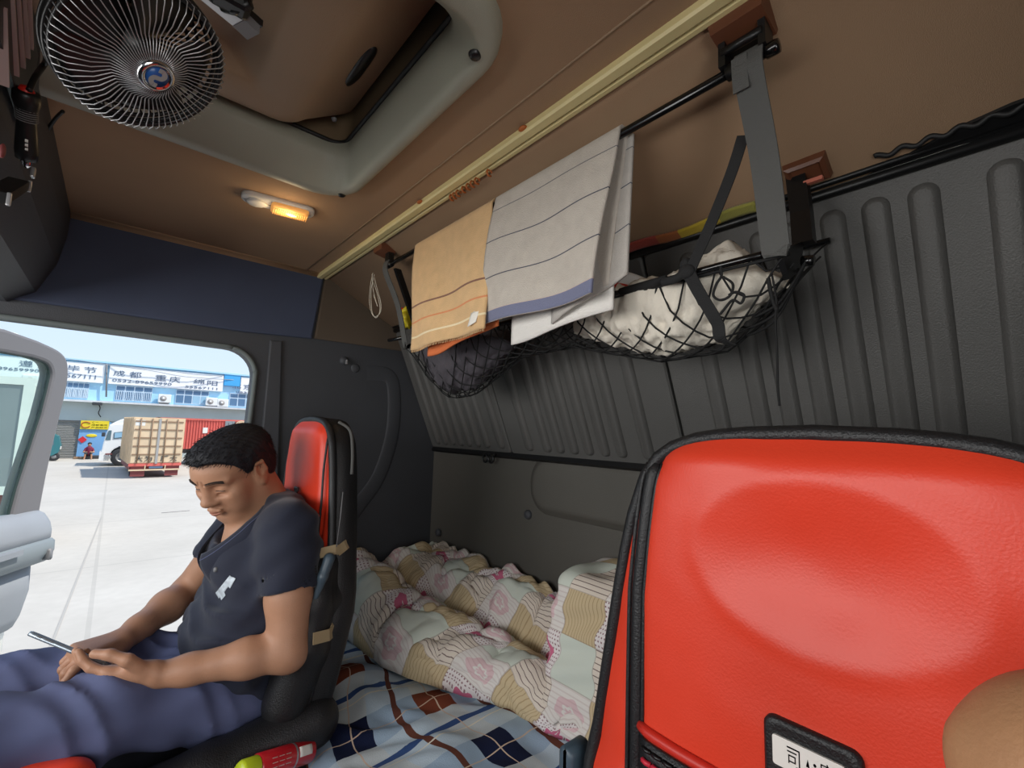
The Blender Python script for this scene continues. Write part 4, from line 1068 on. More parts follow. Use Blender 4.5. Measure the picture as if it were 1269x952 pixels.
        pl_ = B(); pl_.loft([[(xf + d, y, z) for y, z in rrect(bx0 + .013, bx1 - .009, bz1 - .042, bz1 - .015, .002, 2)] for d in (-.003, -.0062)], smooth=False)
        # lettering is read from the front (-x side): left to right is decreasing y
        yl, yr = bx1 - .012, bx0 + .016
        def tb3(u, v, w): return (xf - .0064, u, v)
        ink = B()
        wv = yl - yr; zc = bz1 - .0285
        ink.text('司', tb3, (yl - .010, yl - .021, zc - .0085, zc + .0085)); ink.text('富', tb3, (yl - .038, yl - .049, zc - .0085, zc + .0085)); ink.text('▲', tb3, (yl - .026, yl - .029, zc - .002, zc + .005)); ink.text('●', tb3, (yl - .032, yl - .0345, zc + .001, zc + .004))
        pl_.cur = 1; o_ = len(pl_.v); pl_.add(ink.v, ink.f, smooth=False)
        pl_.obj('name_plate', [M['label'], M['black']], t)
    # seat cushion
    cu = B()
    cw = .235 * k
    def cr_(ins, z, xi): return [(x, y, z) for x, y in rrect(X - .52 + xi, X + .02 - xi * .3, cy - cw + ins, cy + cw - ins, .07, 6)]
    cu.loft([cr_(.01, -.98, .02), cr_(0, -.95, 0), cr_(-.005, -.80, -.01), cr_(0, -.735, 0), cr_(.02, -.705, .02), cr_(.05, -.70, .05)]); cu.obj('cushion', M['leatherblack'], t)
    rc = B().loft([cr_(.055, -.712, .012), cr_(.058, -.694, .014), cr_(.08, -.686, .035), cr_(.12, -.69, .08)]); rc.obj('cushion_top', M['red'] if badge else M['leatherblack'], t)
    B().bx(X - .42, X - .02, cy - .14, cy + .14, FL, -.96, bev=.02).obj('pedestal', M['blackmat'], t)
    return t, face, rec
ds, dface, drec = seat(.555, .150, 1.0, 'large red leather driver seat in the foreground with a small name plate', True, depth=.085)
# grey plastic armrest pivot at the lower left of the driver seat
p = PX(712, 945, .56); B().loft([[(p[0] + dx, p[1] + y, p[2] + z) for y, z in rrect(-.014 + i, .014 - i, -.06 + i, .028 - i, .012, 5)] for dx, i in ((-.022, .005), (-.018, 0), (.02, 0), (.025, .004))]).obj('recliner_cover', M['greyblue'], ds)

ps, pface, prec = seat(.415, 1.318, .80, 'narrow red and black passenger seat behind the man', False, depth=.070, dz=.012)
# side details of the passenger seat: wing, lever, tapes, small buckle
def pp(px, py, Y=1.085): return PY(px, py, Y)
wing = SDF((.22, 1.04, -.80), (.56, 1.20, -.25), .006)
wing.chain([pp(402, 700, 1.115), pp(392, 745, 1.11), pp(378, 800, 1.11), pp(355, 870, 1.12)], [.026, .038, .048, .050], .02)
wing.chain([pp(412, 690, 1.13), pp(415, 740, 1.13), pp(400, 830, 1.13)], [.022, .035, .040], .02)
wing.to(B(), 2).obj('side_bolster', M['leatherblack'], ps)
lv = SDF((.22, 1.0, -.62), (.56, 1.2, -.25), .004); lv.chain([pp(408, 692, 1.082), pp(400, 715, 1.075), pp(391, 742, 1.078)], [.013, .011, .006], .006)
lv.to(B(), 1).obj('recline_lever', M['greyblue'], ps)
bb = B(); q = pp(389, 708, 1.085)
for k_ in range(5): bb.box(tuple(q + np.array([-.006 + .001 * k_, -.002, .012 - .006 * k_])), (.016, .010, .003))
bb.obj('lever_grip', M['blackmat'], ps)
def tape(pts, w, name='tape'):
    o = B().band(pts, (0, .3, 1), w, .0025).obj(name, M['tape'], ps); o['label'] = 'tan tape strip'
tape([pp(396, 686, 1.098), pp(416, 681, 1.094), pp(420, 682, 1.096)], .022); tape([pp(418, 684, 1.096), pp(428, 676, 1.104), pp(434, 671, 1.115)], .022)
tape([pp(388, 792, 1.056), pp(408, 787, 1.066), pp(411, 784, 1.075)], .024); tape([pp(409, 786, 1.07), pp(413, 772, 1.09), pp(421, 740, 1.11)], .010)
q = np.array([pface(.62, .72)[0] - .003, pface(.62, .72)[1], pface(.62, .72)[2]]); q = PX(368, 610, q[0] - .004)
bb = B(); bb.box(tuple(q + np.array([-.002, 0, .008])), (.006, .026, .012), bev=.002); bb.box(tuple(q + np.array([-.002, 0, -.008])), (.006, .012, .022), bev=.002); bb.obj('loop_tag', M['black'], ps)
B().tube(catmull([PX(356, 613, .392), PX(366, 618, .388), PX(380, 627, .386), PX(394, 640, .388)], 5), .0045, 8).obj('pad_edge', M['redpipe'], ps)
bm_ = B(); bm_.tube([pp(425, 610, 1.092), pp(422, 640, 1.090), pp(417, 678, 1.090)], .0012, 5); bm_.obj('side_seam', M['grey'], ps)
cap_ = B(); 
cap_.tube(catmull([pp(420, 523, 1.15), pp(434, 534, 1.13), pp(437, 560, 1.118), pp(436, 588, 1.115)], 6), .004, 6); cap_.obj('cover_hem', M['strap'], ps)

sbn = SDF((-.12, 1.02, -.86), (.46, 1.20, -.55), .006); sbn.chain([(.02, 1.115, -.70), (.20, 1.105, -.69), (.40, 1.105, -.66)], [.050, .055, .055], .02); sbn.to(B(), 2).obj('cushion_bolster', M['leatherblack'], ps)
fb_ = SDF((-.24, 1.02, -.86), (.05, 1.58, -.52), .006); fb_.chain([tuple(PY(84, 972, 1.09)), (-.06, 1.16, -.62), (-.07, 1.315, -.66), (-.06, 1.50, -.655)], [.036, .040, .048, .045], .03); fb_.to(B(), 2).obj('front_bolster', M['red'], ps)
# red spray can lying on the engine cover
a = PZ(312, 946, -.755); c = PZ(384, 925, -.752); a = a + np.array([0, 0, .02])
a = PY(316, 952, 1.02); c = PY(384, 930, 1.06)
t = thing('spray_can', 'red spray can with a lime green cap lying between the seats', 'can', tuple((a + c) / 2))
ax = _n(c - a); L = np.linalg.norm(c - a); r = .0225
B().lathe([(0, 0), (r * .8, 0), (r, .004), (r, L - .004), (r * .9, L), (0, L)], a, ax, 26).obj('body', M['canred'], t)
B().lathe([(0, -.034), (r * .72, -.033), (r * .86, -.028), (r * .9, -.002), (r * .9, 0)], a, ax, 24).obj('cap', M['lime'], t)
B().lathe([(r * 1.01, L * .60), (r * 1.012, L * .605), (r * 1.012, L * .63), (r * 1.01, L * .635)], a, ax, 26).obj('silver_band', M['silver'], t)
nrm = -_n((a + c) / 2); nrm = _n(nrm - ax * np.dot(nrm, ax)); sd_ = np.cross(ax, nrm)
def onc(u, v): th_ = v; return a + ax * u + r * 1.012 * (math.cos(th_) * nrm + math.sin(th_) * sd_)
B().grid(lambda u, v: onc(L * (.66 + .24 * u), -.5 + .8 * v), 4, 8, .0006).obj('data_label', M['label'], t)
tx = B(); 
for j in range(3): tx.text('— — —', lambda u, v, w: onc(u, v), (L * .16, L * .5, -.3 + .35 * j, -.3 + .35 * j + .06))
tx.obj('print', M['label'], t)
# ------------------------------------------------------------------ bunk and bedding
BZT = -.70
b = B(); b.bx(.50, XR - .01, YL + .02, YW - .02, FL, -.76, bev=.04, seg=3, smooth=True)
tag(b.obj('bunk_base', M['blackmat']), 'dark upholstered bunk base behind the seats', 'bunk')
def sheet(u, v):
    # u along y (from the driver side to the wall), v from the front drop over the edge to the rear wall
    y = -.30 + 2.02 * u; s_ = v * 1.05
    fx = .445 + .05 * math.sin(y * 4) * .3 - .05 * math.exp(-((y - 1.0) / .16) ** 2) + .04 * sstep(1.12, 1.3, y) - .03 * sstep(.7, .4, y)
    r = .05
    if s_ < .25: x = fx - .012 * math.sin(y * 26); z = BZT - r - (.25 - s_)
    elif s_ < .25 + r * math.pi / 2: a = (s_ - .25) / r; x = fx + r - r * math.cos(a); z = BZT - r + r * math.sin(a)
    else: x = fx + r + (s_ - .25 - r * math.pi / 2) * (1.06 - fx - r) / (1.05 - .25 - r * math.pi / 2); z = BZT
    d = fbm((x * 1.0, y * .8, 3.0), 5, 3); d2 = 1 - abs(fbm((x * .7 + 4, y + x * .6, 8.0), 7, 2)) * 2
    z += .016 * d + .012 * max(0, d2) - .012; x += .010 * fbm((y, z, 2.0), 9, 2)
    z += .03 * math.exp(-((y - 1.28) / .12) ** 2 - ((x - .55) / .10) ** 2)
    return (x, y, z)
o = B().grid(sheet, 150, 90, .012, (2.02 * 1.5, 1.05 * 1.5)).obj('plaid_sheet', M['plaid'])
tag(o, 'blue, white and brown plaid bed sheet spread over the bunk', 'bed sheet')
# quilt: folded heap against the rear wall; profile across the bunk at each y
def qfront(y): return lerp_tab([(.35, .86), (.6, .855), (.743, .845), (.89, .815), (.96, .80), (1.02, .765), (1.12, .715), (1.28, .66), (1.43, .655), (1.60, .64), (1.75, .66)], y)
def quilt(u, v):
    y = .44 + 1.265 * u; F0 = qfront(y)
    roll = lerp_tab([(.44, .055), (.8, .085), (1.0, .12), (1.2, .15), (1.32, .155), (1.42, .18), (1.55, .215), (1.75, .235)], y)     # height of the front roll
    rear = lerp_tab([(.44, .08), (.75, .15), (.9, .20), (1.14, .225), (1.3, .215), (1.5, .225), (1.62, .235), (1.71, .225)], y)
    W = 1.055 - F0; x = F0 + W * v
    # front roll: round nose, small valley, then the rear fold
    nose = math.sqrt(max(0, 1 - (1 - min(1, v / .16)) ** 2))
    vr = lerp_tab([(.44, .45), (1.0, .52), (1.3, .48), (1.5, .34), (1.7, .28)], y)
    a = math.exp(-((v - vr * .6) / .30) ** 2); bq = sstep(vr, vr + .30, v)
    val = math.exp(-((v - vr - .03) / .045) ** 2)
    h = roll * a * (1 - bq) + (rear - .02 * math.sin(v * 3)) * bq + roll * .25 * (1 - a) * (1 - bq)
    h = h * nose - .050 * val * sstep(1.46, 1.34, y)
    # left end slumps down by the door
    h *= 1 - .12 * sstep(1.67, 1.73, y)
    cre = 1 - abs(fbm((x * 1.2 + y * .7, y * 1.0 - x * .3, 1.0), 6.5, 2)) * 2.2
    h += (.024 * fbm((x, y, 5.0), 9, 3) - .026 * max(0, cre - .45) * 1.6 + .007 * fbm((x * 1.4, y, 2.0), 26, 2)) * min(1, nose * 1.2)
    x -= .035 * (1 - v) * math.sin(min(1, v / .2) * math.pi) * .8
    x += .010 * fbm((y * 1.5, h * 3, 9.0), 10, 2) * (1 - v)
    return (x, y, BZT + .012 + max(0.0, h) + .004 * math.sin(y * 30) * (1 - v) * .5)
def quv(): pass
b = B(); b.grid(quilt, 190, 110, .022, (1.265 * 9.5, 8.0)); o = b.obj('patchwork_quilt', M['quilt'])
# lay the print slightly askew so its rows run diagonally along the folds
uvl = o.data.uv_layers[0].data
for d in uvl:
    u_, v_ = d.uv; d.uv = (u_ * .82 + v_ * .25 + .18 * math.sin(v_ * .7), v_ * .9 - u_ * .22 + .15 * math.sin(u_ * .6))
tag(o, 'crumpled patchwork quilt with pink roses heaped along the rear wall', 'quilt')
# folded pillow against the rear wall beside the driver seat
ps_ = SDF((.72, .40, -.76), (1.075, .92, -.26), .006)
def bxs(F, X, Y, Z):
    cx, cy_, cz = .945, .70, -.50; ry = .115; qx = np.abs(X - cx - .12 * (Z - cz)) - .065; qy = np.abs(Y - cy_) - (ry - .03); qz = np.abs(Z - cz - .10 * (X - cx) + .10 * (Y - cy_)) - .135
    d = np.sqrt(np.maximum(qx, 0) ** 2 + np.maximum(qy, 0) ** 2 + np.maximum(qz, 0) ** 2) + np.minimum(np.maximum(np.maximum(qx, qy), qz), 0) - .035
    return d + .006 * np.sin(X * 40 + Z * 22) * np.sin(Y * 38 + Z * 10) + .004 * np.sin(Z * 90 + Y * 30)
ps_.warp(bxs); pb = B(); V, Q = ps_.mesh()
for _ in range(2):
    acc = np.zeros_like(V); c_n = np.zeros(len(V))
    for i in range(4):
        np.add.at(acc, Q[:, i], V[Q[:, (i + 1) % 4]]); np.add.at(acc, Q[:, (i + 1) % 4], V[Q[:, i]]); np.add.at(c_n, Q[:, i], 1); np.add.at(c_n, Q[:, (i + 1) % 4], 1)
    V = V * .5 + .5 * acc / c_n[:, None]
uvs = [(p[1] * 9 + p[0] * 6, p[2] * 9 + p[0] * 5) for p in V]
pb.add(V, Q.tolist(), uvs)
o = pb.obj('folded_pillow', M['quilt']); tag(o, 'folded patchwork pillow standing beside the driver seat', 'pillow')
o = B().ell(tuple(PX(515, 688, .985) + np.array([0, 0, -.012])), (.03, .07, .03)).obj('red_bundle', M['bagred']); tag(o, 'bit of red cloth peeping out behind the quilt', 'cloth')
# ------------------------------------------------------------------ the man in the passenger seat
YM = 1.31
def hand(S, wrist, fdir, palm, thumb_side, curls, spread, thumb, sc=1.0, k=.006, wr=.024):
    """five-fingered hand: fdir = along the hand, palm = out of the palm, thumb_side = towards the thumb"""
    w = np.array(wrist, float); f = _n(np.array(fdir, float)); p = np.array(palm, float); p = _n(p - f * np.dot(p, f)); s_ = np.cross(f, p)
    if np.dot(s_, thumb_side) < 0: s_ = -s_
    A = lambda a, b_, c: w + (f * a + s_ * b_ + p * c) * sc
    # palm: fan of bones
    for (y, r) in ((.026, .0125), (.009, .0135), (-.009, .013), (-.025, .0115)):
        S.cap(A(.006, y * .55, 0), A(.084 - abs(y) * .22, y, .002), .0155 * sc, r * sc, .012)
    S.cap(A(.012, .018, .010), A(.046, .026, .012), .014 * sc, .011 * sc, .012)      # ball of the thumb
    S.cap(A(.012, -.020, .008), A(.050, -.024, .008), .013 * sc, .010 * sc, .012)
    tips = []
    for i, (y, L, r) in enumerate(((.028, .074, .0088), (.0095, .083, .0090), (-.0095, .077, .0086), (-.027, .060, .0078))):
        b0 = A(.080 - abs(y) * .25, y, .002); d = _n(f + s_ * spread * y * 12); ang = 0; q = b0
        for j, (fr_, cu) in enumerate(zip((.46, .30, .24), curls[i])):
            ang += math.radians(cu); dd = d * math.cos(ang) + p * math.sin(ang); q2 = q + dd * L * fr_ * sc
            S.cap(q, q2, r * sc * (1 - .07 * j), r * sc * (.93 - .07 * j), .004); q = q2
        tips.append(q)
    t0 = A(.020, .026, .006); q = t0
    for (dx, L, r) in zip(thumb, (.040, .032, .026), (.0125, .0105, .0092)):
        dd = _n(f * dx[0] + s_ * dx[1] + p * dx[2]); q2 = q + dd * L * sc; S.cap(q, q2, r * sc, r * sc * .9, .006); q = q2
    return tips, q

# ---- head frame
HC = np.array([.229, 1.285, -.109]); th_, pt_ = math.radians(36), math.radians(31)
F_ = np.array([-math.cos(th_) * math.cos(pt_), -math.sin(th_) * math.cos(pt_), -math.sin(pt_)])
L_ = _n(np.cross(np.array([0, 0, 1.]), F_)); L_ = L_ if L_[1] < 0 else -L_       # towards his left ear (camera side)
U_ = np.cross(F_, L_); U_ = U_ if U_[2] > 0 else -U_
HM = np.array([F_, L_, U_]).T; HS = .885
def H(x, y, z): return HC + HM @ (np.array([x, y, z]) * HS)
def Hr(*r): return np.array(r) * HS
hd = SDF(HC - np.array([.16, .15, .20]), HC + np.array([.17, .15, .16]), .0021)
he = lambda c, r, k=.012, mode='add': hd.ell(H(*c), Hr(*r), HM, k, mode)
hc = lambda a, b_, ra, rb, k=.01, mode='add': hd.cap(H(*a), H(*b_), ra * HS, rb * HS, k, mode)
he((-.012, 0, .036), (.100, .077, .070)); he((.022, 0, -.02), (.074, .066, .080), .02); he((.045, 0, .033), (.052, .060, .043), .02)
he((.030, 0, -.075), (.055, .048, .050), .02)
hc((.058, -.014, -.108), (.058, .014, -.108), .021, .021, .018)                                   # chin
for s_ in (-1, 1):
    hc((.050, s_ * .022, -.102), (-.005, s_ * .056, -.062), .017, .016, .02)                       # jaw
    he((.056, s_ * .042, -.026), (.026, .024, .020), .018)                                         # cheekbone
    hc((.088, s_ * .010, .022), (.070, s_ * .050, .018), .0095, .008, .012)                        # brow
    he((.094, s_ * .032, -.001), (.012, .019, .0100), .012, 'sub')                                 # socket
    he((.0725, s_ * .032, -.003), (.0150, .0165, .0115), .008)                                     # lidded eye
    he((.088, s_ * .033, -.0075), (.0065, .013, .0013), .002, 'sub')                               # lid slit
    he((.084, s_ * .034, -.020), (.005, .013, .003), .010, 'sub')                                  # under eye
    he((.093, s_ * .0150, -.037), (.0115, .0090, .0085), .006)                                     # nostril wing
    he((.099, s_ * .0085, -.0455), (.0045, .0035, .0025), .002, 'sub')
    he((.054, s_ * .044, -.056), (.022, .020, .030), .022)
    # ear
    he((-.008, s_ * .078, -.008), (.020, .007, .031), .006); he((-.004, s_ * .084, .0), (.010, .005, .017), .004, 'sub')
    hc((-.018, s_ * .083, .018), (-.024, s_ * .084, -.010), .0045, .004, .005); hc((-.018, s_ * .083, .018), (.002, s_ * .082, .020), .0045, .004, .005)
    he((-.004, s_ * .080, -.034), (.008, .005, .009), .005)
hc((.088, 0, .012), (.104, 0, -.030), .0085, .0125, .012); he((.105, 0, -.033), (.0125, .0135, .0100), .008)    # nose
hc((.094, 0, -.048), (.090, 0, -.058), .005, .006, .008)
for a, b_, r in (((.094, -.016, -.0635), (.098, 0, -.0615), .0058), ((.098, 0, -.0615), (.094, .016, -.0635), .0058), ((.091, -.014, -.0735), (.094, 0, -.0755), .0068), ((.094, 0, -.0755), (.091, .014, -.0735), .0068)):
    hc(a, b_, r, r * .8, .006)
hc((.100, -.020, -.0690), (.100, .020, -.0690), .0018, .0018, .003, 'sub'); hc((.088, -.012, -.086), (.088, .012, -.086), .004, .004, .010, 'sub')
hc((.100, -.007, .018), (.099, -.006, .028), .0016, .0012, .004, 'sub'); hc((.100, .007, .018), (.099, .006, .028), .0016, .0012, .004, 'sub')
NB = np.array([.325, 1.315, -.235])
hd.cap(H(-.030, 0, -.035), NB, .058, .064, .03); hd.cap(H(-.012, 0, -.065), (.268, 1.298, -.292), .030, .042, .018); hd.ell((.300, 1.305, -.30), (.07, .10, .07), None, .03)
# ---- arms, hands and a hidden torso core, in the same skin
ar_ = SDF((-.12, 1.00, -.62), (.46, 1.64, -.17), .0030)
SHN, SHF = np.array([.330, 1.135, -.245]), np.array([.320, 1.490, -.245])
EN, EF = np.array([.327, 1.085, -.485]), np.array([.195, 1.555, -.462])
WN, WF = np.array([.118, 1.150, -.492]), np.array([.064, 1.395, -.497])
ar_.chain([SHN, SHN * .45 + EN * .55, EN], [.052, .046, .040], .02); ar_.chain([EN, EN * .66 + WN * .34 + np.array([0, -.004, .004]), WN * .8 + EN * .2, WN], [.0345, .0365, .0265, .0245], .02)
ar_.ell(EN + np.array([.010, 0, -.010]), (.024, .024, .024), None, .02)
ar_.chain([SHF, SHF * .5 + EF * .5, EF], [.052, .045, .038], .02); ar_.chain([EF, EF * .65 + WF * .35, WF * .8 + EF * .2, WF], [.037, .039, .028, .0255], .02)
ar_.chain([np.array([.335, 1.18, -.27]), np.array([.335, 1.44, -.27])], [.05, .05], .03); ar_.chain([NB, np.array([.325, 1.315, -.30])], [.062, .07], .03)
# phone frame
PLX = _n(np.array([-.80, .34, .43])); _pv = _n(ray(76, 812)); PLX = _n(PY(45, 798, 1.27) - PY(125, 831, 1.215)); PN = np.array([.55, .10, .80]); PN = PN - _pv * np.dot(PN, _pv) * .93; PN = _n(PN - PLX * np.dot(PN, PLX)); PW = np.cross(PN, PLX)
PC = np.array([-.018, 1.262, -.452])
tipsL, thL = hand(ar_, WN + np.array([-.004, .003, .0]), (-.86, .42, .10), PN + np.array([0, 0, .25]), (0, -1, .3), [(14, 18, 16), (12, 18, 18), (12, 22, 20), (16, 26, 22)], .15, [(.62, .60, .38), (.90, .10, .26), (.98, -.15, .05)], 1.0)
tipsR, thR = hand(ar_, WF + np.array([-.003, -.003, .0]), (-.82, -.50, .10), (-.10, .12, -.99), (-.3, -.6, .0), [(30, 34, 20), (48, 52, 30), (55, 60, 35), (58, 62, 40)], .10, [(.70, .60, .40), (.90, .25, .35), (.98, -.10, .15)], 1.0)
t = thing('person', 'man in a navy polo shirt sitting in the passenger seat looking at a phone', 'person', (.25, YM, -.66))
bd_ = B(); hd.to(bd_, 1); ar_.to(bd_, 1)
body = bd_.obj('body', M['skin'], t)
# hair
hr = SDF(HC - np.array([.17, .15, .16]), HC + np.array([.19, .15, .18]), .0024)
hr.ell(H(-.016, 0, .040), Hr(.1075, .0845, .0735), HM, .01); hr.ell(H(-.045, 0, -.01), Hr(.070, .079, .075), HM, .02); hr.ell(H(.03, .0, .074), Hr(.066, .062, .034), HM, .02)
def hl_(F, X, Y, Z):
    P = np.stack([X - HC[0], Y - HC[1], Z - HC[2]], -1) @ HM / HS; x, y, z = P[..., 0], P[..., 1], P[..., 2]
    line = np.interp(x, [-.11, -.07, -.035, -.022, -.004, .012, .022, .034, .05, .07, .09, .12], [-.075, -.07, -.058, -.012, .026, .004, -.018, .030, .052, .068, .076, .080])
    line = line + .005 * np.sin(y * 90 + x * 120) * (x > .03)
    return np.maximum(F, (line - z) * .75 * HS) + .0014 * np.sin(P[..., 1] * 420 + P[..., 0] * 160) * np.sin(P[..., 0] * 210) * np.clip((z - line) * 60, 0, 1)
hr.warp(hl_); hb_ = B(); hr.to(hb_, 1)
Vh = np.array(hb_.v); hs_ = B(); rr = np.random.default_rng(3)
for i in rr.choice(len(Vh), 3600, replace=False):
    p = Vh[i]; l = (p - HC) @ HM / HS
    if l[2] < -.03: continue
    nrm_ = _n(l - np.array([-.016, 0, .02])); fl = np.array([.75, .12 * np.sign(l[1]), -.25]) if l[0] > -.02 else np.array([-.35, 0, -.65])
    if l[2] > .10: fl = fl + rr.normal(0, .45, 3)
    d1 = HM @ _n(nrm_ * .32 + fl * .7 + rr.normal(0, .14, 3)); d2 = HM @ _n(nrm_ * .02 + fl + rr.normal(0, .14, 3)); ln = rr.uniform(.007, .013) * (1.15 if l[2] > .09 else 1)
    p0 = p - HM @ nrm_ * .002
    hs_.tube([p0, p0 + d1 * ln * .55, p0 + d1 * ln * .55 + d2 * ln * .55], [.0008, .0006, .0002], 3, caps=False)
hb_.add(hs_.v, hs_.f); hair = hb_.obj('hair', M['hair'], t)
from mathutils.bvhtree import BVHTree
bV = [Vector(v.co) + Vector(t.location) - Vector((0, 0, GZ)) for v in body.data.vertices]; bb_ = BVHTree.FromPolygons(bV, [tuple(p.vertices) for p in body.data.polygons])
def onface(y, z, off=.0006):
    h_ = bb_.ray_cast(Vector(H(.22, y, z)), Vector(-(HM @ np.array([1., 0, 0]))))
    return np.array(h_[0]) + HM @ np.array([off, 0, 0]) if h_[0] is not None else H(.09, y, z)
for s_ in (-1, 1):
    eb = B(); eb.tube([onface(s_ * (.013 + .036 * u), .0215 + .006 * math.sin(u * 2.4) - .004 * u, .0002) for u in np.linspace(0, 1, 10)], [.0006, .0013, .0017, .0018, .0017, .0015, .0013, .0010, .0008, .0004], 6)
    for k in range(60):
        u = k / 59; y = s_ * (.012 + .038 * u); z = .0205 + .006 * math.sin(u * 2.4) - .004 * u
        for j in range(3):
            a = onface(y, z + .003 * (j - 1), 0); c = a + HM @ np.array([.0010, s_ * .005, .0025 - .004 * u]) * HS; eb.tube([a, c], [.0007, .0002], 3, caps=False)
    eb.obj('eyebrow', M['brow'], t)
    el = B(); el.tube([onface(y, -.0068 - 4 * (abs(y) - .033) ** 2, .0002) for y in s_ * np.linspace(.020, .046, 9)], [.0004, .0009, .0012, .0013, .0013, .0013, .0012, .0010, .0005], 5)
    el.obj('eyelash', M['eye'], t)
lp_ = B()
for (z, r) in ((-.0640, .0026), (-.0742, .0034)):
    lp_.tube([onface(y, z - (5 * y * y if z > -.07 else -7 * y * y), -.0012) for y in np.linspace(-.0185, .0185, 11)], [r * math.sqrt(max(.03, 1 - (q / 5.1) ** 2)) for q in range(-5, 6)], 8)
lp_.obj('lips', M['lip'], t)
nl = B()
for q in [thR, thL]: nl.ell(tuple(q + np.array([0, -.002, .0075])), (.005, .0045, .0022))

# ---- polo shirt
cc0 = np.array([.268, 1.296, -.245]); axc0 = _n(np.array([-.62, -.03, .78]))
sh = SDF((.02, .98, -.70), (.47, 1.66, -.17), .0045)
sh.ell((.300, YM, -.350), (.100, .165, .122), None, .03); sh.ell((.262, YM, -.505), (.105, .160, .120), None, .05); sh.ell((.285, YM, -.60), (.110, .165, .075), None, .05)
sh.cap((.300, 1.20, -.40), (.245, 1.205, -.52), .07, .07, .04); sh.cap((.300, 1.42, -.40), (.245, 1.425, -.52), .07, .07, .04)
sh.cap((.330, 1.19, -.232), (.330, 1.44, -.232), .054, .054, .04); sh.cap((.345, 1.25, -.215), (.345, 1.39, -.215), .050, .050, .03); sh.cap((.335, 1.165, -.30), (.335, 1.20, -.26), .07, .06, .03)
sh.cap((.262, 1.26, -.315), (.258, 1.345, -.315), .055, .055, .04)
SN, SF = SHN * .50 + EN * .50, SHF * .36 + EF * .64
sh.cap(SHN + np.array([0, .01, .012]), SN, .062, .060, .03, flat=1); sh.cap(SHF + np.array([0, -.01, .012]), SF, .060, .055, .03, flat=1)
sh.cap(SHN + (SN - SHN) * 1.12, SHN + (SN - SHN) * .8, .050, .048, .004, 'sub'); sh.cap(SHF + (SF - SHF) * 1.12, SHF + (SF - SHF) * .8, .047, .045, .004, 'sub')
sh.cap(cc0 - axc0 * .012, cc0 + axc0 * .12, .064, .105, .008, 'sub')                        # neck opening
sh.cap((.190, 1.275, -.235), (.205, 1.27, -.300), .034, .010, .010, 'sub')                                           # open front below the collar
def folds(F, X, Y, Z):
    a = (X - .19) * .8 + (Z + .48); g = np.exp(-((X - .20) / .10) ** 2 - ((Z + .47) / .12) ** 2)
    return F + .011 * (np.abs(np.sin(a * 48 + Y * 9 + 1.5 * np.sin(Y * 22))) - .5) * g + .008 * (np.abs(np.sin((Z + X * 1.3) * 34 + Y * 12)) - .5) * np.exp(-((Y - 1.20) / .07) ** 2 - ((Z + .40) / .09) ** 2) + .003 * np.sin((Z * 1.0 - X * .8) * 80 + Y * 30) * np.exp(-((Y - 1.12) / .06) ** 2) + .0018 * np.sin(Y * 60 + Z * 45) * np.sin(X * 50)
sh.warp(folds); shirt = sh.to(B(), 2).obj('shirt', M['navy'], t)
# collar: stand and two flaps
cb = B(); cc = cc0; ax_c = axc0
cu_ = _n(np.cross(ax_c, [0, 1., 0])); cv_ = np.cross(ax_c, cu_)          # cu_ : forward(-x)
if cu_[0] > 0: cu_ = -cu_
if cv_[1] > 0: cv_ = -cv_
def collar(u, v):
    a = math.radians(-168 + 336 * u) + math.pi; r = .064 + .024 * v + .006 * math.sin(v * 3.0); h = .022 - .052 * v * v
    e = abs(2 * u - 1); h -= .020 * e ** 4 * v; fr_ = max(0, math.cos(a))
    return cc + cu_ * math.cos(a) * (r + .042 * fr_) + cv_ * math.sin(a) * r * 1.06 + ax_c * (h - .012 * fr_)
cb.grid(collar, 60, 10, .003); cb.obj('collar', M['navy'], shirt)
ce = B(); ce.tube([collar(u, .96) + ax_c * .002 + (collar(u, 1) - collar(u, .8)) * .02 for u in np.linspace(0, 1, 60)], .0013, 5); ce.tube([collar(u, .30) + ax_c * .0022 for u in np.linspace(0, 1, 60)], .0011, 5); ce.obj('collar_stitching', M['stitch'], shirt)
pk_ = B(); 
def chest(px, py): # point on the shirt front along the line of sight
    return PY(px, py, 1.19)
from mathutils.bvhtree import BVHTree
sV = [Vector(v.co) + Vector(t.location) - Vector((0, 0, GZ)) for v in shirt.data.vertices]; bvh = BVHTree.FromPolygons(sV, [tuple(p.vertices) for p in shirt.data.polygons])
def onshirt(px, py, off=.002):
    r = Vector(ray(px, py)).normalized(); h = bvh.ray_cast(Vector((0, 0, 0)), r)
    if h[0] is None: return None
    n = h[1] if h[1].dot(r) < 0 else -h[1]
    return np.array(h[0] + n * off), np.array(n)
try:
    for (px, py) in ((268, 689), (268, 706)):
        p, n = onshirt(px, py); B().lathe([(0, .003), (.0045, .0025), (.0055, .001), (.0055, -.002)], p, n, 14).obj('button', M['grey'], shirt)
except TypeError: print('MISSED button')
lg = B(); okn = 0
for (x0, y0, x1, y1, w) in ((270, 738, 288, 716, 7), (274, 741, 279, 735, 5), (284, 727, 290, 716, 6), (276, 730, 284, 722, 6)):
    pts = []
    for u in np.linspace(0, 1, 6):
        h = onshirt(x0 + (x1 - x0) * u, y0 + (y1 - y0) * u, .0012)
        if h: pts.append(h)
    if len(pts) > 3:
        okn += 1; lg.band([p for p, n in pts], [tuple(np.cross(pts[1][1], pts[-1][0] - pts[0][0])) for p, n in pts], w * .0021, .0008)
if okn: lg.obj('chest_print', M['print'], shirt)['label'] = 'pale printed chest mark'
# placket
h = [onshirt(px, py, .0010) for px, py in ((274, 684), (270, 700), (266, 716), (262, 728))]
h = [q for q in h if q]
if False: B().band([q[0] for q in h], (0, 1, 0), .026, .0012).obj('placket', M['navy'], shirt)

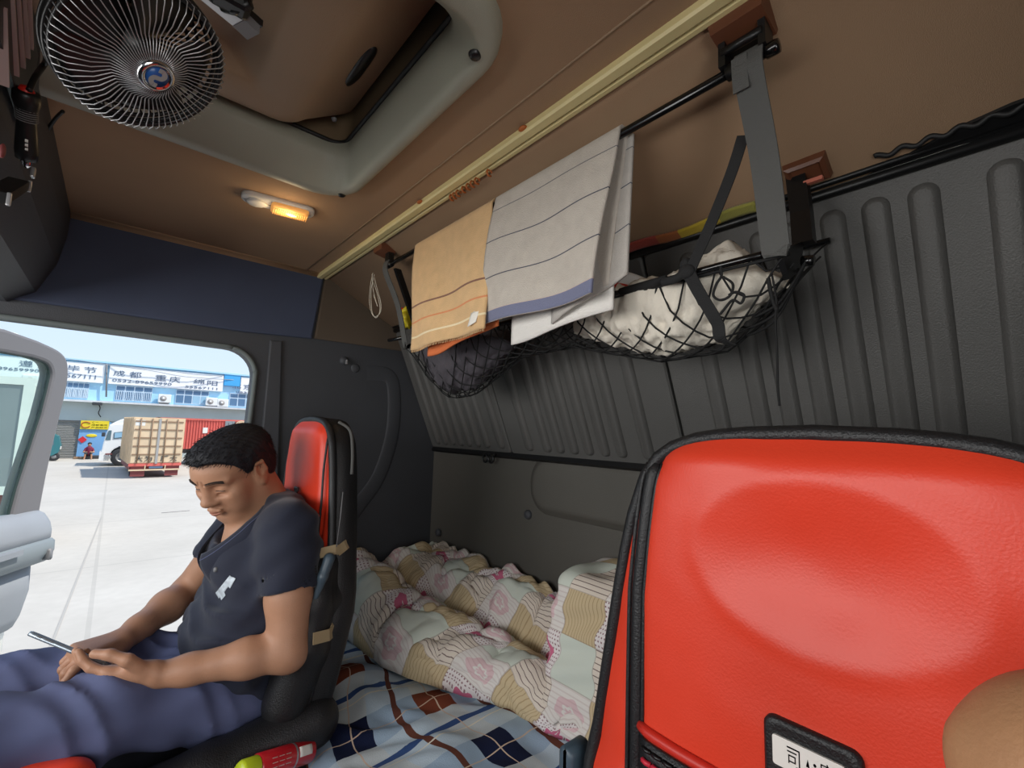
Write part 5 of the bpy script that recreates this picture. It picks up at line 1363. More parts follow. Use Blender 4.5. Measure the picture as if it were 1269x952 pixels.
# ---- trousers, shoes
tr = SDF((-.56, 1.02, -1.09), (.44, 1.66, -.40), .0065)
tr.ell((.262, YM, -.615), (.135, .175, .085), None, .03); tr.ell((.18, YM, -.585), (.10, .165, .07), None, .04)
tr.chain([(.21, 1.215, -.590), (.03, 1.185, -.550), (-.12, 1.185, -.540), (-.30, 1.19, -.540)], [.086, .072, .064, .060], .03)
tr.chain([(.21, 1.405, -.605), (.03, 1.44, -.585), (-.12, 1.465, -.585), (-.30, 1.49, -.57)], [.092, .082, .074, .066], .03)
tr.chain([(-.30, 1.19, -.545), (-.36, 1.19, -.75), (-.40, 1.19, -1.02)], [.066, .056, .05], .02); tr.chain([(-.30, 1.49, -.57), (-.36, 1.49, -.75), (-.40, 1.49, -1.02)], [.066, .056, .05], .02)
tr.warp(lambda F, X, Y, Z: F + .012 * (np.abs(np.sin((X * 1.0 + Y * .9 + Z * .6) * 30 + 1.5 * np.sin(X * 30 + Y * 11))) - .5) * np.exp(-((X - .06) / .20) ** 2) + .0045 * np.sin(X * 44 - Y * 30 + np.sin(Z * 40)) * np.sin(Z * 38 + X * 20))
tr.to(B(), 2).obj('trousers', M['trouser'], t)
for y in (1.19, 1.49):
    so = SDF((-.66, y - .07, FL - .01), (-.32, y + .07, -.97), .006); so.cap((-.41, y, -1.05), (-.56, y, -1.065), .045, .040, .02); so.cap((-.40, y, -1.03), (-.40, y, -1.0), .05, .05, .02); so.warp(lambda F, X, Y, Z: np.maximum(F, (FL + .004) - Z)); so.to(B(), 1).obj('shoe', M['shoe'], t)

# ---- the phone he holds
tp = thing('mobile_phone', 'slim mobile phone held in the hands of the man', 'phone', tuple(PC))
def php(a, b_, c): return PC + PLX * a + PW * b_ + PN * c
B().loft([[tuple(php(a, b_, c)) for a, b_ in rrect(-.076 + i, .076 - i, -.037 + i, .037 - i, .009, 5)] for c, i in ((-.0042, .0015), (-.003, 0), (.003, 0), (.0042, .0012))]).obj('case', M['phone'], tp)
B().loft([[tuple(php(a, b_, c)) for a, b_ in rrect(-.073, .073, -.0345, .0345, .007, 5)] for c in (.0042, .0047)]).obj('screen', M['screen'], tp)
for a0, a1 in ((.028, .044), (.050, .058)):
    s_ = -1 if (PW @ np.array([0, -1., 0])) < 0 else 1
    B().loft([[tuple(php(a, s_ * .037 + s_ * dd, c)) for a, c in ((a0, -.001), (a1, -.001), (a1, .001), (a0, .001))] for dd in (-.001, .0012)], smooth=False).obj('side_button', M['grey'], tp)

# ------------------------------------------------------------------ bare arm of the person in the foreground
fa = SDF((.10, -.40, -.70), (.44, .12, -.04), .005)
E0 = PX(1378, 993, .36)
fa.chain([E0, np.array([.26, -.17, -.15]), np.array([.10, -.33, -.10])], [.044, .050, .056], .03)
fa.chain([E0, np.array([.345, -.06, -.32]), np.array([.30, -.08, -.46])], [.045, .046, .029], .03)
fa.ell(E0 + np.array([.004, .022, -.012]), (.030, .030, .030), None, .02); fa.ell(PX(1216, 935, .350), (.011, .011, .014), None, .012)
hand(fa, (.30, -.08, -.46), (-.1, -.05, -1), (-1, .2, 0), (0, 1, 0), [(15, 20, 15)] * 4, .1, [(.7, .6, .3), (.9, .3, .2), (1, 0, .1)])
tf = thing('person', 'bare bent arm of a second person at the lower right corner', 'person', tuple(E0))
fa.to(B(), 2).obj('arm', M['skin2'], tf)
# ------------------------------------------------------------------ open cab door
DH = np.array([-.75, 1.80, 0]); DD = np.array([math.cos(math.radians(60)), math.sin(math.radians(60)), 0]); DNn = np.array([DD[1], -DD[0], 0])  # DNn: into the cab side
def D(s, z, w): return DH + DD * s + DNn * w + np.array([0, 0, z])
def dpx(px, py, w=0.0):
    r = ray(px, py); A = np.array([[r[0], -DD[0]], [r[1], -DD[1]]]); o = DH + DNn * w
    k, s = np.linalg.solve(A, o[:2]); return s, r[2] * k
ts = thing('cab_door', 'open grey passenger door with its window frame at the left edge', 'door', tuple(D(.5, -1.05, 0)))
fo_ = [(0, -.46), (0, .10), (.22, .30), (.80, .323)] + [tuple(p) for p in catmull([(.946, .309), (1.045, .290), (1.098, .262), (1.12, .215), (1.125, .136), (1.112, .03)], 4)] + [(1.092, -.12), (1.080, -.241), (1.066, -.46)]
fi_ = [(.09, -.39), (.09, .08), (.26, .215), (.815, .238)] + [tuple(p) for p in catmull([(.93, .238), (1.005, .226), (1.034, .190), (1.034, .140), (1.017, .01)], 4)] + [(.984, -.136), (.953, -.274), (.936, -.39)]
b = B(); b.poly([fo_, fi_[::-1]], .055, lambda u, v, w: D(u, v, w - .03), bev=.012); b.obj('window_frame', M['doorframe'], ts)
B().tube([D(s, z, .010) for s, z in catmull(fi_, 3)], .005, 8, closed=True).obj('glass_seal', M['blackgreen'], ts)
b = B(); b.poly([[(s, z) for s, z in fi_]], .004, lambda u, v, w: D(u, v, w)); b.obj('window_glass', M['doorglass'], ts)
B().tube([D(s, z, -.032) for s, z in catmull(fo_, 2)], .012, 8).obj('outer_edge', M['doorwhite'], ts)
# inner trim: belt ledge, armrest, lower panel, painted outer skin
def prof(s0, s1, P, name, mat, r=.0):
    L = [[tuple(D(s, z, w)) for z, w in P] for s in (s0, s1 - .03, s1 - .008, s1)]
    c = [(sum(z for z, w in P) / len(P), sum(w for z, w in P) / len(P))][0]
    L[2] = [tuple(D(s1 - .008, z + (c[0] - z) * .04, w + (c[1] - w) * .06)) for z, w in P]; L[3] = [tuple(D(s1, z + (c[0] - z) * .22, w + (c[1] - w) * .25)) for z, w in P]
    return B().loft(L).obj(name, mat, ts)
prof(0, 1.065, [(-.375, -.02), (-.372, .02), (-.385, .05), (-.42, .075), (-.455, .085), (-.485, .085), (-.50, .06), (-.50, -.02)], 'belt_trim', M['doorgrey'])
prof(0, 1.070, [(-.485, -.02), (-.485, .085), (-.495, .098), (-.535, .100), (-.575, .08), (-.59, .03), (-.59, -.02)], 'armrest', M['doorgrey2'])
prof(0, 1.040, [(-.58, -.02), (-.58, .045), (-.68, .050), (-.78, .030), (-.825, .01), (-.825, -.02)], 'lower_trim', M['doorgrey'])
prof(0, 1.05, [(-.37, -.075), (-.37, -.02), (-1.15, -.02), (-1.15, -.075)], 'outer_skin', M['doorwhite'])
B().loft([[tuple(D(1.03 + a, -.545 + c, w)) for a, c in rrect(-.010, .010, -.022, .022, .008, 4)] for w in (.085, .108)]).obj('button', M['grey'], ts)
B().loft([[tuple(D(.55 + a, -.51 + c, w)) for a, c in ((0, 0), (.33, 0), (.33, .02), (0, .02))] for w in (.085, .118)], smooth=False).obj('pull_handle', M['doorgrey'], ts)

# ------------------------------------------------------------------ yard
S = 2.8 / 2.6; GY = -2.8
b = B(); b.grid(lambda u, v: (-40 + 80 * u, 1.95 + 70 * v, GY), 20, 20); b.bx(-40, 40, 1.95, 72, GY - .3, GY - .001)
struct(b.obj('ground_yard', M['yard']), 'pale sunlit concrete yard', 'ground')
for k, (x0, y0, x1, y1, w, l) in enumerate([(200, 636, 235, 633, .05, 'thin dark drain slot in the yard left of the head'), (126, 641, 40, 860, .035, 'long straight joint in the yard beyond the phone')]):
    p, q = PZ(x0, y0, GY), PZ(x1, y1, GY); b = B().band([p + np.array([0, 0, .004]), q + np.array([0, 0, .004])], tuple(np.cross(q - p, [0, 0, 1.])), w * .8, .006)
    o = b.obj('yard_joint', M['joint2'] if k == 0 else M['joint']); tag(o, l, 'joint')

# ------------------------------------------------------------------ long two storey depot building
BY = 42 * S
def bp(px, py, y=None): return PY(px, py, (BY if y is None else y))
zc0 = 1.31 * S; zr = 3.9 * S; zs0 = 2.50 * S; zs1 = 3.80 * S; zu = -.08 * S
b = B(); b.bx(-30, 30, BY, BY + 9, zc0 - .1, zr + .02); 
bld = thing('depot_building', 'long pale blue two storey depot across the yard', 'building', (0, BY, GY))
b.obj('upper_wall', M['bluewall'], bld)
B().bx(-30, 30, BY + .25, BY + 9, GY, zc0).obj('lower_wall', M['underwall'], bld)
b = B(); b.bx(-30, 30, BY - .55, BY + .3, zc0 - .16, zc0 - .02); b.obj('ledge', M['canopy'], bld)
b = B(); b.bx(-30, 30, BY - .3, BY + 9.3, zr, zr + .12); b.obj('roof', M['bluewall'], bld)
b = B(); b.bx(-30, 30, BY + .05, BY + .3, zu, zc0 - .1); b.obj('fascia', M['underwall'], bld)
# sign boards with their lettering
def board(x0, x1, lab, items, yoff=0.0):
    t = thing('sign_board', lab, 'sign', ((x0 + x1) / 2, BY - .18, zs0), 'sign boards on the depot')
    B().bx(x0, x1, BY - .22, BY - .02, zs0, zs1, bev=.02).obj('panel', M['sign'], t)
    for txt, (px0, py0, px1, py1) in items:
        h = (py1 - py0)
        a = bp(px0, (py0 + py1) / 2, BY - .23); c = bp(px1, (py0 + py1) / 2 + (px1 - px0) * .085 * 0, BY - .23)
        mid = bp((px0 + px1) / 2, (py0 + py1) / 2, BY - .23); hh = (bp((px0 + px1) / 2, py0, BY)[2] - bp((px0 + px1) / 2, py1, BY)[2]) / 2 * (.72 if len(txt) == 1 else (.45 if len(txt) > 9 else .62))
        B().text(txt, lambda u, v, w: (u, BY - .225 - w, v), (a[0], c[0], mid[2] - hh, mid[2] + hh), .02).obj('lettering', M['ink'], t)
X1 = bp(132.6, 462)[0]; X2 = bp(275.8, 478)[0]; X3 = bp(291, 485)[0]
board(-13.5, X1 - .12, 'white sign board left of the drainpipe with the towns ending in 毕节', [('遵', (24, 445.5, 41, 456)), ('义', (47, 447.5, 63, 458)), ('毕', (83.5, 451.5, 99, 461.5)), ('节', (104.5, 453.5, 120, 464)), ('0532-89659990', (-36, 452.5, 49, 461)), ('55567111', (68, 462, 119, 470))])
board(X1 + .12, X2, 'white sign board reading 成都 重庆 绵阳 over two phone numbers', [('成', (140.5, 458, 155, 467.5)), ('都', (160.5, 459.5, 175.5, 470)), ('重', (192.5, 463.5, 206.5, 473.5)), ('庆', (210, 465.5, 223.5, 475.5)), ('绵', (240, 469, 253.5, 477)), ('阳', (257, 471, 269.5, 479)), ('0532-89659990', (139, 470, 213, 477.5)), ('55567111', (229.5, 478.5, 269.5, 482.8))])
board(X3 + .35, X3 + 13, 'white sign board by the door post ending in 北京', [('北', (288, 474, 299, 483)), ('京', (301.5, 475.5, 314.5, 484.5)), ('0532-', (292, 484.8, 314, 488.2))])
t = thing('blue_hoarding', 'sky blue panel box between two sign boards', 'panel', ((X2 + X3) / 2, BY - .2, zs0))
B().bx(X2 + .04, X3 + .3, BY - .25, BY - .02, zs0 + .55, zs1 + .25, bev=.02).obj('panel', M['tarp'], t); B().bx(X2 + .04, X3 + .3, BY - .28, BY - .02, zs1 + .10, zs1 + .25, bev=.02).obj('top_strip', M['bluewall'], t)
o = B().tube([bp(131.6, 492, BY - .3), bp(132.4, 451, BY - .3)], .05, 8).obj('drainpipe', M['grey']); tag(o, 'grey drainpipe between the two left sign boards', 'pipe')
# windows
def window(px0, px1, rows_top, k, ncol=4, dark=True):
    a = bp(px0, 488); c = bp(px1, 488); z0 = zc0 + .10; z1 = zs0 - .04; t = B()
    w = thing('window_%d' % k, 'upper window %d' % k, 'window', ((a[0] + c[0]) / 2, BY, z0)); w['kind'] = 'structure'
    fr = B(); x0, x1 = a[0], c[0]; fr.bx(x0, x1, BY - .06, BY + .02, z0, z1)
    fr.obj('frame', M['frameblue'], w); n = ncol; zm = z0 + (z1 - z0) * .62
    for i in range(n):
        xa = x0 + (x1 - x0) * (i + .07) / n; xb = x0 + (x1 - x0) * (i + .93) / n
        B().bx(xa, xb, BY - .08, BY - .03, zm + .06, z1 - .06).obj('pane', M['glassdark'], w)
        p = B(); p.bx(xa, xb, BY - .08, BY - .03, z0 + .06, zm - .03); pane = p.obj('pane', M['glassdark'] if dark or i < 2 else M['glasspale'], w)
        if dark:
            g = B()
            for j in range(4): xx = xa + (xb - xa) * (j + .5) / 4; g.bx(xx - .02, xx + .02, BY - .11, BY - .09, z0 + .06, zm - .03)
            g.obj('bars', M['frameblue'], pane)
    return w
for k, (a, c, n, d) in enumerate([(6, 24, 4, True), (68, 109.5, 6, True), (143, 188.5, 4, True), (218, 259, 4, False), (285, 315, 3, False)]):
    w = window(a, c, 0, k + 2, n, d)
    w['label'] = ['barred upper window seen through the open door window', 'wide barred upper window left of the drainpipe', 'barred upper window right of the drainpipe', 'upper window with two pale panes near the paired air conditioners', 'upper window beside the door post'][k]
# air conditioners
for k, (px, py, lab) in enumerate([(40, 473, 'white air conditioner seen through the open door window'), (204, 494, 'white air conditioner alone between two upper windows'), (262, 498, 'left one of the paired white air conditioners'), (276, 499.5, 'right one of the paired white air conditioners')]):
    p = bp(px, py, BY - .4); w, h = (.40, .33) if k else (.5, .42)
    t = thing('air_conditioner', lab, 'air conditioner', (p[0], BY - .4, p[2] - h), 'air conditioners on the depot')
    B().bx(p[0] - w, p[0] + w, BY - .55, BY - .15, p[2] - h, p[2] + h, bev=.03).obj('casing', M['acwhite'], t)
    gq = B(); gq.lathe([(0, .02), (h * .62, .02), (h * .66, 0), (h * .66, -.02)], (p[0] - w * .22, BY - .56, p[2]), (0, -1, 0), 20); g = gq.obj('fan_grille', M['acgrille'], t)
    B().lathe([(0, .02), (h * .25, .02), (h * .25, 0)], (p[0] - w * .22, BY - .58, p[2]), (0, -1, 0), 12).obj('fan_hub', M['acwhite'], g)
    B().bx(p[0] - w * .8, p[0] + w * .8, BY - .5, BY, p[2] - h - .08, p[2] - h).obj('bracket', M['grey'], t)
# overhead wires in front of the signs
for k, (P_, l) in enumerate([([(132, 452), (165, 455), (205, 459), (240, 464), (276, 466)], 'thin wire sagging in front of the signs'), ([(69, 443), (100, 447), (133, 452), (190, 460), (230, 467), (290, 471)], 'second thin wire looping below the first')]):
    o = B().tube(catmull([bp(a, c, BY - (.24 if i in (0, len(P_) - 1) else .5 + .1 * k)) for i, (a, c) in enumerate(P_)], 5), .025, 5).obj('wire', M['wire']); tag(o, l, 'wire')
cb_ = B().tube(catmull([bp(122, 500, BY - .1), bp(124, 506, BY - .1), bp(122, 512, BY - .1), bp(125, 517, BY - .1)], 5), .03, 5).obj('hanging_cable', M['black']); tag(cb_, 'dark cable hanging under the ledge above the yellow sign', 'cable')
p = bp(120.5, 500, BY - .5); tag(B().box((p[0], BY - .35, p[2]), (.55, .4, .25), bev=.04).obj('floodlight', M['truckdark']), 'dark floodlight under the ledge above the yellow sign', 'floodlight')
# roller shutter, painted bay, notices
sx0 = bp(40, 540)[0]; sx1 = bp(97.5, 540)[0]; sz1 = -.12 * S
t = thing('roller_shutter', 'grey roller shutter left of the blue bay', 'shutter', ((sx0 + sx1) / 2, BY, GY))
b = B(); n = 22
for k in range(n):
    z0 = GY + .02 + (sz1 - GY) * k / n; z1 = GY + .02 + (sz1 - GY) * (k + 1) / n; b.loft([[(x, BY + .2, z0), (x, BY + .16, z0 + .02), (x, BY + .16, z1 - .05), (x, BY + .2, z1 - .02)] for x in (sx0, sx1)], smooth=False)
b.obj('curtain', M['shutter'], t); B().bx(sx0, sx1, BY + .1, BY + .26, sz1 - .02, sz1 + .15).obj('housing', M['grey'], t)
a = bp(97.5, 540); c = bp(136, 540)
struct(B().bx(a[0], c[0], BY + .05, BY + .24, GY, sz1).obj('trim_10', M['doorblue']), 'blue painted bay under the yellow sign', 'bay')
a0, a1 = bp(100.5, 521), bp(134.5, 531)
t = thing('yellow_sign', 'yellow notice board with a round mark above the blue bay', 'sign', ((a0[0] + a1[0]) / 2, BY, a1[2]))
zz0, zz1 = bp(115, 532)[2], bp(115, 521.5)[2]
B().bx(a0[0], a1[0], BY - .06, BY + .06, zz0, zz1).obj('board', M['yel_sign'], t)
b = B(); fx_ = lambda u, v, w: (u, BY - .065 - w, v)
W_ = a1[0] - a0[0]; Hh = zz1 - zz0
for r_, (txt, u0, u1) in enumerate([('C 一', .40, .62), ('成都重庆', .38, .95), ('产品物流', .38, .95)]):
    b.text(txt, fx_, (a0[0] + W_ * u0, a0[0] + W_ * u1, zz1 - Hh * (.30 + .30 * r_), zz1 - Hh * (.10 + .30 * r_)))
b.obj('lettering', M['truckdark'], t)
q = np.array([a0[0] + W_ * .19, BY - .07, (zz0 + zz1) / 2]); B().tube([q + np.array([.24 * math.cos(a), 0, .20 * math.sin(a)]) for a in np.linspace(.5, 5.8, 20)], .04, 6).obj('round_mark', M['orange_hook'], t)
p = bp(113.5, 540, BY); tag(B().ell((p[0], BY + .03, p[2]), (.30, .03, .12)).obj('oval_notice', M['yel_sign']), 'small yellow oval notice on the blue bay', 'notice')
p = bp(102, 545, BY); b = B().loft([[(p[0], y, p[2] + .25), (p[0] + .25, y, p[2]), (p[0], y, p[2] - .25), (p[0] - .25, y, p[2])] for y in (BY + .0, BY + .045)], smooth=False); tag(b.obj('red_diamond', M['redpaint']), 'red paper diamond on the edge of the blue bay', 'paper')
# seated person by the bay
sp_ = SDF((bp(104, 560, BY - 1)[0] - .3, BY - 1.7, GY - .02), (bp(117, 560, BY - 1)[0] + .3, BY - .3, GY + 1.25), .022)
xq = bp(110, 560, BY - 1)[0]; yq = BY - .9
sk = B(); s2_ = SDF(sp_.lo, sp_.lo + (sp_.n - 1) * sp_.h, .022)
s2_.ell((xq, yq, GY + 1.02), (.10, .12, .14)); s2_.cap((xq, yq, GY + .8), (xq, yq, GY + .95), .06, .06)
for s_ in (-1, 1): s2_.chain([(xq + .2 * s_, yq, GY + .72), (xq + .27 * s_, yq - .12, GY + .5), (xq + .08 * s_, yq - .32, GY + .52)], [.05, .045, .035]); s2_.chain([(xq + .16 * s_, yq - .42, GY + .42), (xq + .18 * s_, yq - .45, GY + .06)], [.055, .045]); s2_.cap((xq + .18 * s_, yq - .45, GY + .05), (xq + .2 * s_, yq - .58, GY + .04), .04, .035)
s2_.cap((xq, yq, GY + .35), (xq, yq, GY + .75), .12, .12)
t = thing('person', 'person in a dark red shirt sitting by the blue bay across the yard', 'person', (xq, yq, GY))
s2_.to(sk, 1).obj('body', M['skin'], t)
sp_.cap((xq, yq, GY + .36), (xq, yq, GY + .76), .16, .17, .03)
for s_ in (-1, 1): sp_.cap((xq + .17 * s_, yq, GY + .74), (xq + .24 * s_, yq - .06, GY + .58), .075, .065, .03)
sp_.to(B(), 1).obj('shirt', M['maroonshirt'], t)
s3_ = SDF(sp_.lo, sp_.lo + (sp_.n - 1) * sp_.h, .022); s3_.cap((xq - .08, yq, GY + .34), (xq + .08, yq, GY + .34), .13, .13, .03)
for s_ in (-1, 1): s3_.cap((xq + .09 * s_, yq - .02, GY + .36), (xq + .15 * s_, yq - .42, GY + .42), .095, .08, .03)
s3_.to(B(), 1).obj('shorts', M['truckdark'], t)
B().ell((xq, yq + .02, GY + 1.07), (.115, .13, .12)).obj('hair', M['hair'], t)
o = B().bx(xq - .22, xq + .22, yq - .2, yq + .2, GY, GY + .24, bev=.02); o = o.obj('stool', M['truckdark']); tag(o, 'low dark stool under the person by the blue bay', 'stool')
# planks and scraps beside the person
b = B().box((bp(100, 567, BY - .6)[0], BY - .6, GY + .08), (.75, .5, .16), bev=.03); tag(b.obj('timber_pile', M['beiged']), 'low brown timber pile at the foot of the blue bay', 'timber')
b = B().box((bp(121, 566, BY - .6)[0], BY - .6, GY + .12), (.7, .5, .24), bev=.05); tag(b.obj('scrap_pile', M['truckdark']), 'low dark pile between the seated person and the white truck', 'pile')

# ------------------------------------------------------------------ teal cargo tricycle partly behind the door frame
ty = 40 * S; tx_ = PY(57, 555, ty)[0]; t = thing('cargo_tricycle', 'teal cargo tricycle cab half hidden by the open door frame', 'tricycle', (tx_, ty, GY))
def wheel(parent, c, r, w, axis=(0, 1, 0), name='wheel'):
    o = B().lathe([(r * .55, -w / 2), (r * .92, -w / 2), (r, -w * .36), (r, w * .36), (r * .92, w / 2), (r * .55, w / 2)], c, axis, 28).obj(name, M['tyre'], parent)
    B().lathe([(0, w * .30), (r * .16, w * .34), (r * .2, w * .12), (r * .42, w * .10), (r * .52, w * .42), (r * .58, w * .42), (r * .58, -w * .4), (0, -w * .4)], c, axis, 24).obj('rim', M['wheelrim'], o)
    return o
P_ = [(-.9, .35), (.35, .35), (.62, .55), (.70, 1.0), (.55, 1.62), (.30, 1.78), (-.9, 1.78)]
B().loft([[(tx_ + x, ty + y, GY + z) for x, z in P_] for y in (-.55, .55)], smooth=False).obj('cab', M['teal'], t)
B().loft([[(tx_ + x, ty + y, GY + z) for x, z in ((-.5, 1.05), (.40, 1.05), (.34, 1.5), (.2, 1.62), (-.5, 1.62))] for y in (-.57, -.54)], smooth=False).obj('side_window', M['cabglass'], t)
wheel(t, (tx_ + .45, ty - .4, GY + .28), .28, .14); wheel(t, (tx_ - .75, ty - .45, GY + .28), .28, .14)
B().bx(tx_ + .66, tx_ + .72, ty - .2, ty + .2, GY + .75, GY + .95, bev=.02).obj('lamp', M['white'], t)

# ------------------------------------------------------------------ white lorry cab pulling the red container
LY = 34.5 * S
def lx(px, py): q = PY(px, py, LY); return q[0], q[2]
t = thing('white_lorry', 'white lorry with a high roof and its red container across the yard', 'lorry', (lx(150, 570)[0], LY, GY))
sil = [(124.5, 569), (126, 558), (128, 549), (131, 541), (134, 534), (139, 532), (147, 524), (160, 519), (176, 517.5), (180, 519), (180, 570)]
P_ = [lx(*p) for p in sil]; P_[0] = (P_[0][0], GY + .32); P_[-1] = (P_[-1][0], GY + .5)
body_pts = [(P_[0][0], GY + .34), (P_[1][0], P_[1][1]), lx(128, 549), lx(130, 542.5), lx(136, 526.5), lx(163, 523.5), (lx(172, 523)[0], lx(163, 523.5)[1]), (lx(172, 523)[0], GY + .7)]
axw = lx(151, 568); WR = .56; ww = [(axw[0] + .61 * math.cos(a), GY + .58 + .61 * math.sin(a)) for a in np.linspace(math.pi * .02, math.pi * .98, 12)]
low = [(P_[0][0] + .02, GY + .34), (axw[0] - .62, GY + .34)] + ww[::-1] + [(lx(172, 523)[0], GY + .6)]
out_ = body_pts[1:7] + [(lx(172, 523)[0], GY + .6)] + ww + [(axw[0] - .62, GY + .34), (P_[0][0] + .02, GY + .34)]
b = B(); b.poly([out_], 2.35, lambda u, v, w: (u, LY + w, v), bev=.05); b.obj('cab', M['truckwhite'], t)
fair = [lx(136, 527), lx(141, 524), lx(150, 520), lx(162, 517.3), lx(178, 517.3), lx(178, 524), lx(160, 524)]
b = B(); b.poly([fair], 2.2, lambda u, v, w: (u, LY + .07 + w, v), bev=.05); b.obj('roof_fairing', M['truckwhite'], t)
b = B(); b.poly([[lx(140.5, 544), lx(141.5, 536), lx(153, 535), lx(168, 536), lx(168, 541), lx(152, 543)]], -.03, lambda u, v, w: (u, LY - .005 + w, v)); sw_ = b.obj('side_window', M['cabglass'], t)
b = B(); b.poly([[lx(141.6, 543), lx(142.4, 536.6), lx(152, 536), lx(151.5, 541.8)]], -.02, lambda u, v, w: (u, LY - .036 + w, v)); b.obj('window_panel', M['glasspale'], sw_)
b = B(); b.loft([[(lx(131, 545)[0] - .02, y, lx(131, 545.5)[1]), (lx(135.5, 534)[0] - .03, y, lx(135.5, 533.5)[1]), (lx(138.5, 534)[0], y, lx(138, 533.5)[1]), (lx(137, 545)[0], y, lx(137, 545.5)[1])] for y in (LY - .02, LY + 2.37)], smooth=False); b.obj('windscreen', M['cabglass'], t)
wheel(t, (axw[0], LY - .02 + .16, GY + WR), WR, .32, (0, -1, 0)); wheel(t, (axw[0], LY + 2.2, GY + WR), WR, .32, (0, 1, 0)); wheel(t, (lx(176, 560)[0] + .3, LY + .16, GY + WR), WR, .32, (0, -1, 0))
b = B(); b.loft([[(P_[0][0] - .08, y, GY + .35), (P_[0][0] - .08, y, GY + .9), (axw[0] - .85, y, GY + .9), (axw[0] - .85, y, GY + .35)] for y in (LY - .03, LY + 2.38)], smooth=False); bmp = b.obj('bumper', M['truckwhite'], t)
B().bx(lx(130.5, 562)[0], lx(139, 562)[0], LY - .06, LY - .02, lx(134, 563.6)[1], lx(134, 562)[1]).obj('lamp_strip', M['maroon'], bmp); B().bx(lx(130.5, 562)[0], lx(138, 562)[0], LY - .06, LY - .02, lx(134, 568.5)[1], lx(134, 565.5)[1]).obj('step', M['acgrille'], bmp)
B().bx(lx(147, 553.5)[0], lx(152, 553.5)[0], LY - .05, LY, lx(149, 554.5)[1], lx(149, 553)[1]).obj('handle', M['truckdark'], t)
B().bx(lx(129, 536)[0] - .1, lx(131, 536)[0], LY - .25, LY - .05, lx(130, 541)[1], lx(130, 536)[1], bev=.03).obj('mirror', M['truckdark'], t)
B().bx(lx(170, 545)[0], lx(178, 545)[0], LY + .2, LY + 2, GY + .7, GY + 1.9).obj('tank', M['truckdark'], t)
# red container on its trailer
cx0 = lx(197, 517)[0]; cx1 = lx(330, 517)[0] + 4; cz0 = GY + 1.05; cz1 = lx(250, 519)[1]
b = B(); n = 64; xs = np.linspace(cx0, cx1, n * 4 + 1); yy_ = [LY + (.0 if (k % 4) in (0, 1) else .06) for k in range(len(xs))]
b.loft([[(x, y, z) for x, y in zip(xs, yy_)] + [(cx1, LY + 2.4, z), (cx0, LY + 2.4, z)] for z in (cz0, cz1 - .12)], smooth=False); b.bx(cx0 - .05, cx1, LY - .04, LY + 2.44, cz1 - .12, cz1); b.bx(cx0 - .05, cx0 + .1, LY - .04, LY + .1, cz0, cz1)
ct = b.obj('red_container', M['redbox'], t); B().bx(lx(251, 536)[0], lx(257, 536)[0], LY - .03, LY - .005, lx(254, 537)[1], lx(254, 530)[1]).obj('white_label', M['white'], ct)
B().bx(lx(279, 526)[0], lx(291, 526)[0], LY - .05, LY - .005, lx(285, 530)[1], lx(285, 522)[1]).obj('grey_patch', M['greybox'], ct)
b = B()
for r_ in (.18, .26, .34): b.tube([(lx(299, 528)[0] + r_ * 1.1 * math.cos(a), LY - .06, lx(299, 528)[1] + r_ * math.sin(a)) for a in np.linspace(0, 2 * math.pi, 20, endpoint=False)], .04, 6, closed=True)
b.obj('coiled_strap', M['beige'], ct)
B().bx(cx0 - 1.2, cx1, LY + .5, LY + 1.9, GY + .75, GY + 1.04).obj('trailer_beam', M['truckdark'], t)

# ------------------------------------------------------------------ beige box truck seen from behind
KY = 27 * S; yaw = math.radians(3)
def kp(u, d, z): return (PY(165, 560, KY)[0] - .12 + u * math.cos(yaw) - d * math.sin(yaw), KY + u * math.sin(yaw) + d * math.cos(yaw), GY + z)
KW = 2.10; KZ0 = .70; KZ1 = 3.00
t = thing('box_truck', 'beige box truck parked with its barred rear doors towards the cab', 'truck', kp(KW / 2, 0, 0))
def kbox(b, u0, u1, d0, d1, z0, z1): return b.loft([[kp(u0, d0, z), kp(u1, d0, z), kp(u1, d1, z), kp(u0, d1, z)] for z in (z0, z1)], smooth=False)
bx_ = kbox(B(), 0, KW, 0, 5.2, KZ0, KZ1); 
for k in range(9): kbox(bx_, -.05, 0, .1 + .6 * k, .2 + .6 * k, KZ0, KZ1)
bxo = bx_.obj('cargo_box', M['beige'], t)
for s_ in (0, 1):
    d = kbox(B(), .05 + s_ * (KW / 2 - .02), KW / 2 - .03 + s_ * (KW / 2 - .02), -.05, 0, KZ0 + .06, KZ1 - .08).obj('rear_door', M['beige'], t)
    for q in (.25, .72):
        u = .05 + s_ * (KW / 2 - .02) + q * (KW / 2 - .08); B().tube([kp(u, -.08, KZ0 + .02), kp(u, -.08, KZ1 - .05)], .028, 8).obj('locking_bar', M['beiged'], d)
    for q in range(5):
        z = KZ0 + .42 + .41 * q; kbox(B(), .08 + s_ * (KW / 2 - .02), KW / 2 - .06 + s_ * (KW / 2 - .02), -.075, -.05, z, z + .07).obj('cross_rail', M['beiged'], d)
kbox(B(), KW / 2 - .05, KW / 2 + .05, -.085, -.05, KZ0, KZ1 - .05).obj('centre_post', M['acgrille'], t)
b = B()
for ch, u0 in (('大', .22), ('为', .58), ('厂', 1.22), ('大', 1.60)): b.text(ch, lambda u, v, w: kp(u, -.06 - w, v), (u0, u0 + .30, KZ0 + .12, KZ0 + .38), .02)
b.obj('lettering', M['truckdark'], t)
kbox(B(), .08, .46, -.056, -.05, KZ1 - .42, KZ1 - .14).obj('white_label', M['white'], t)
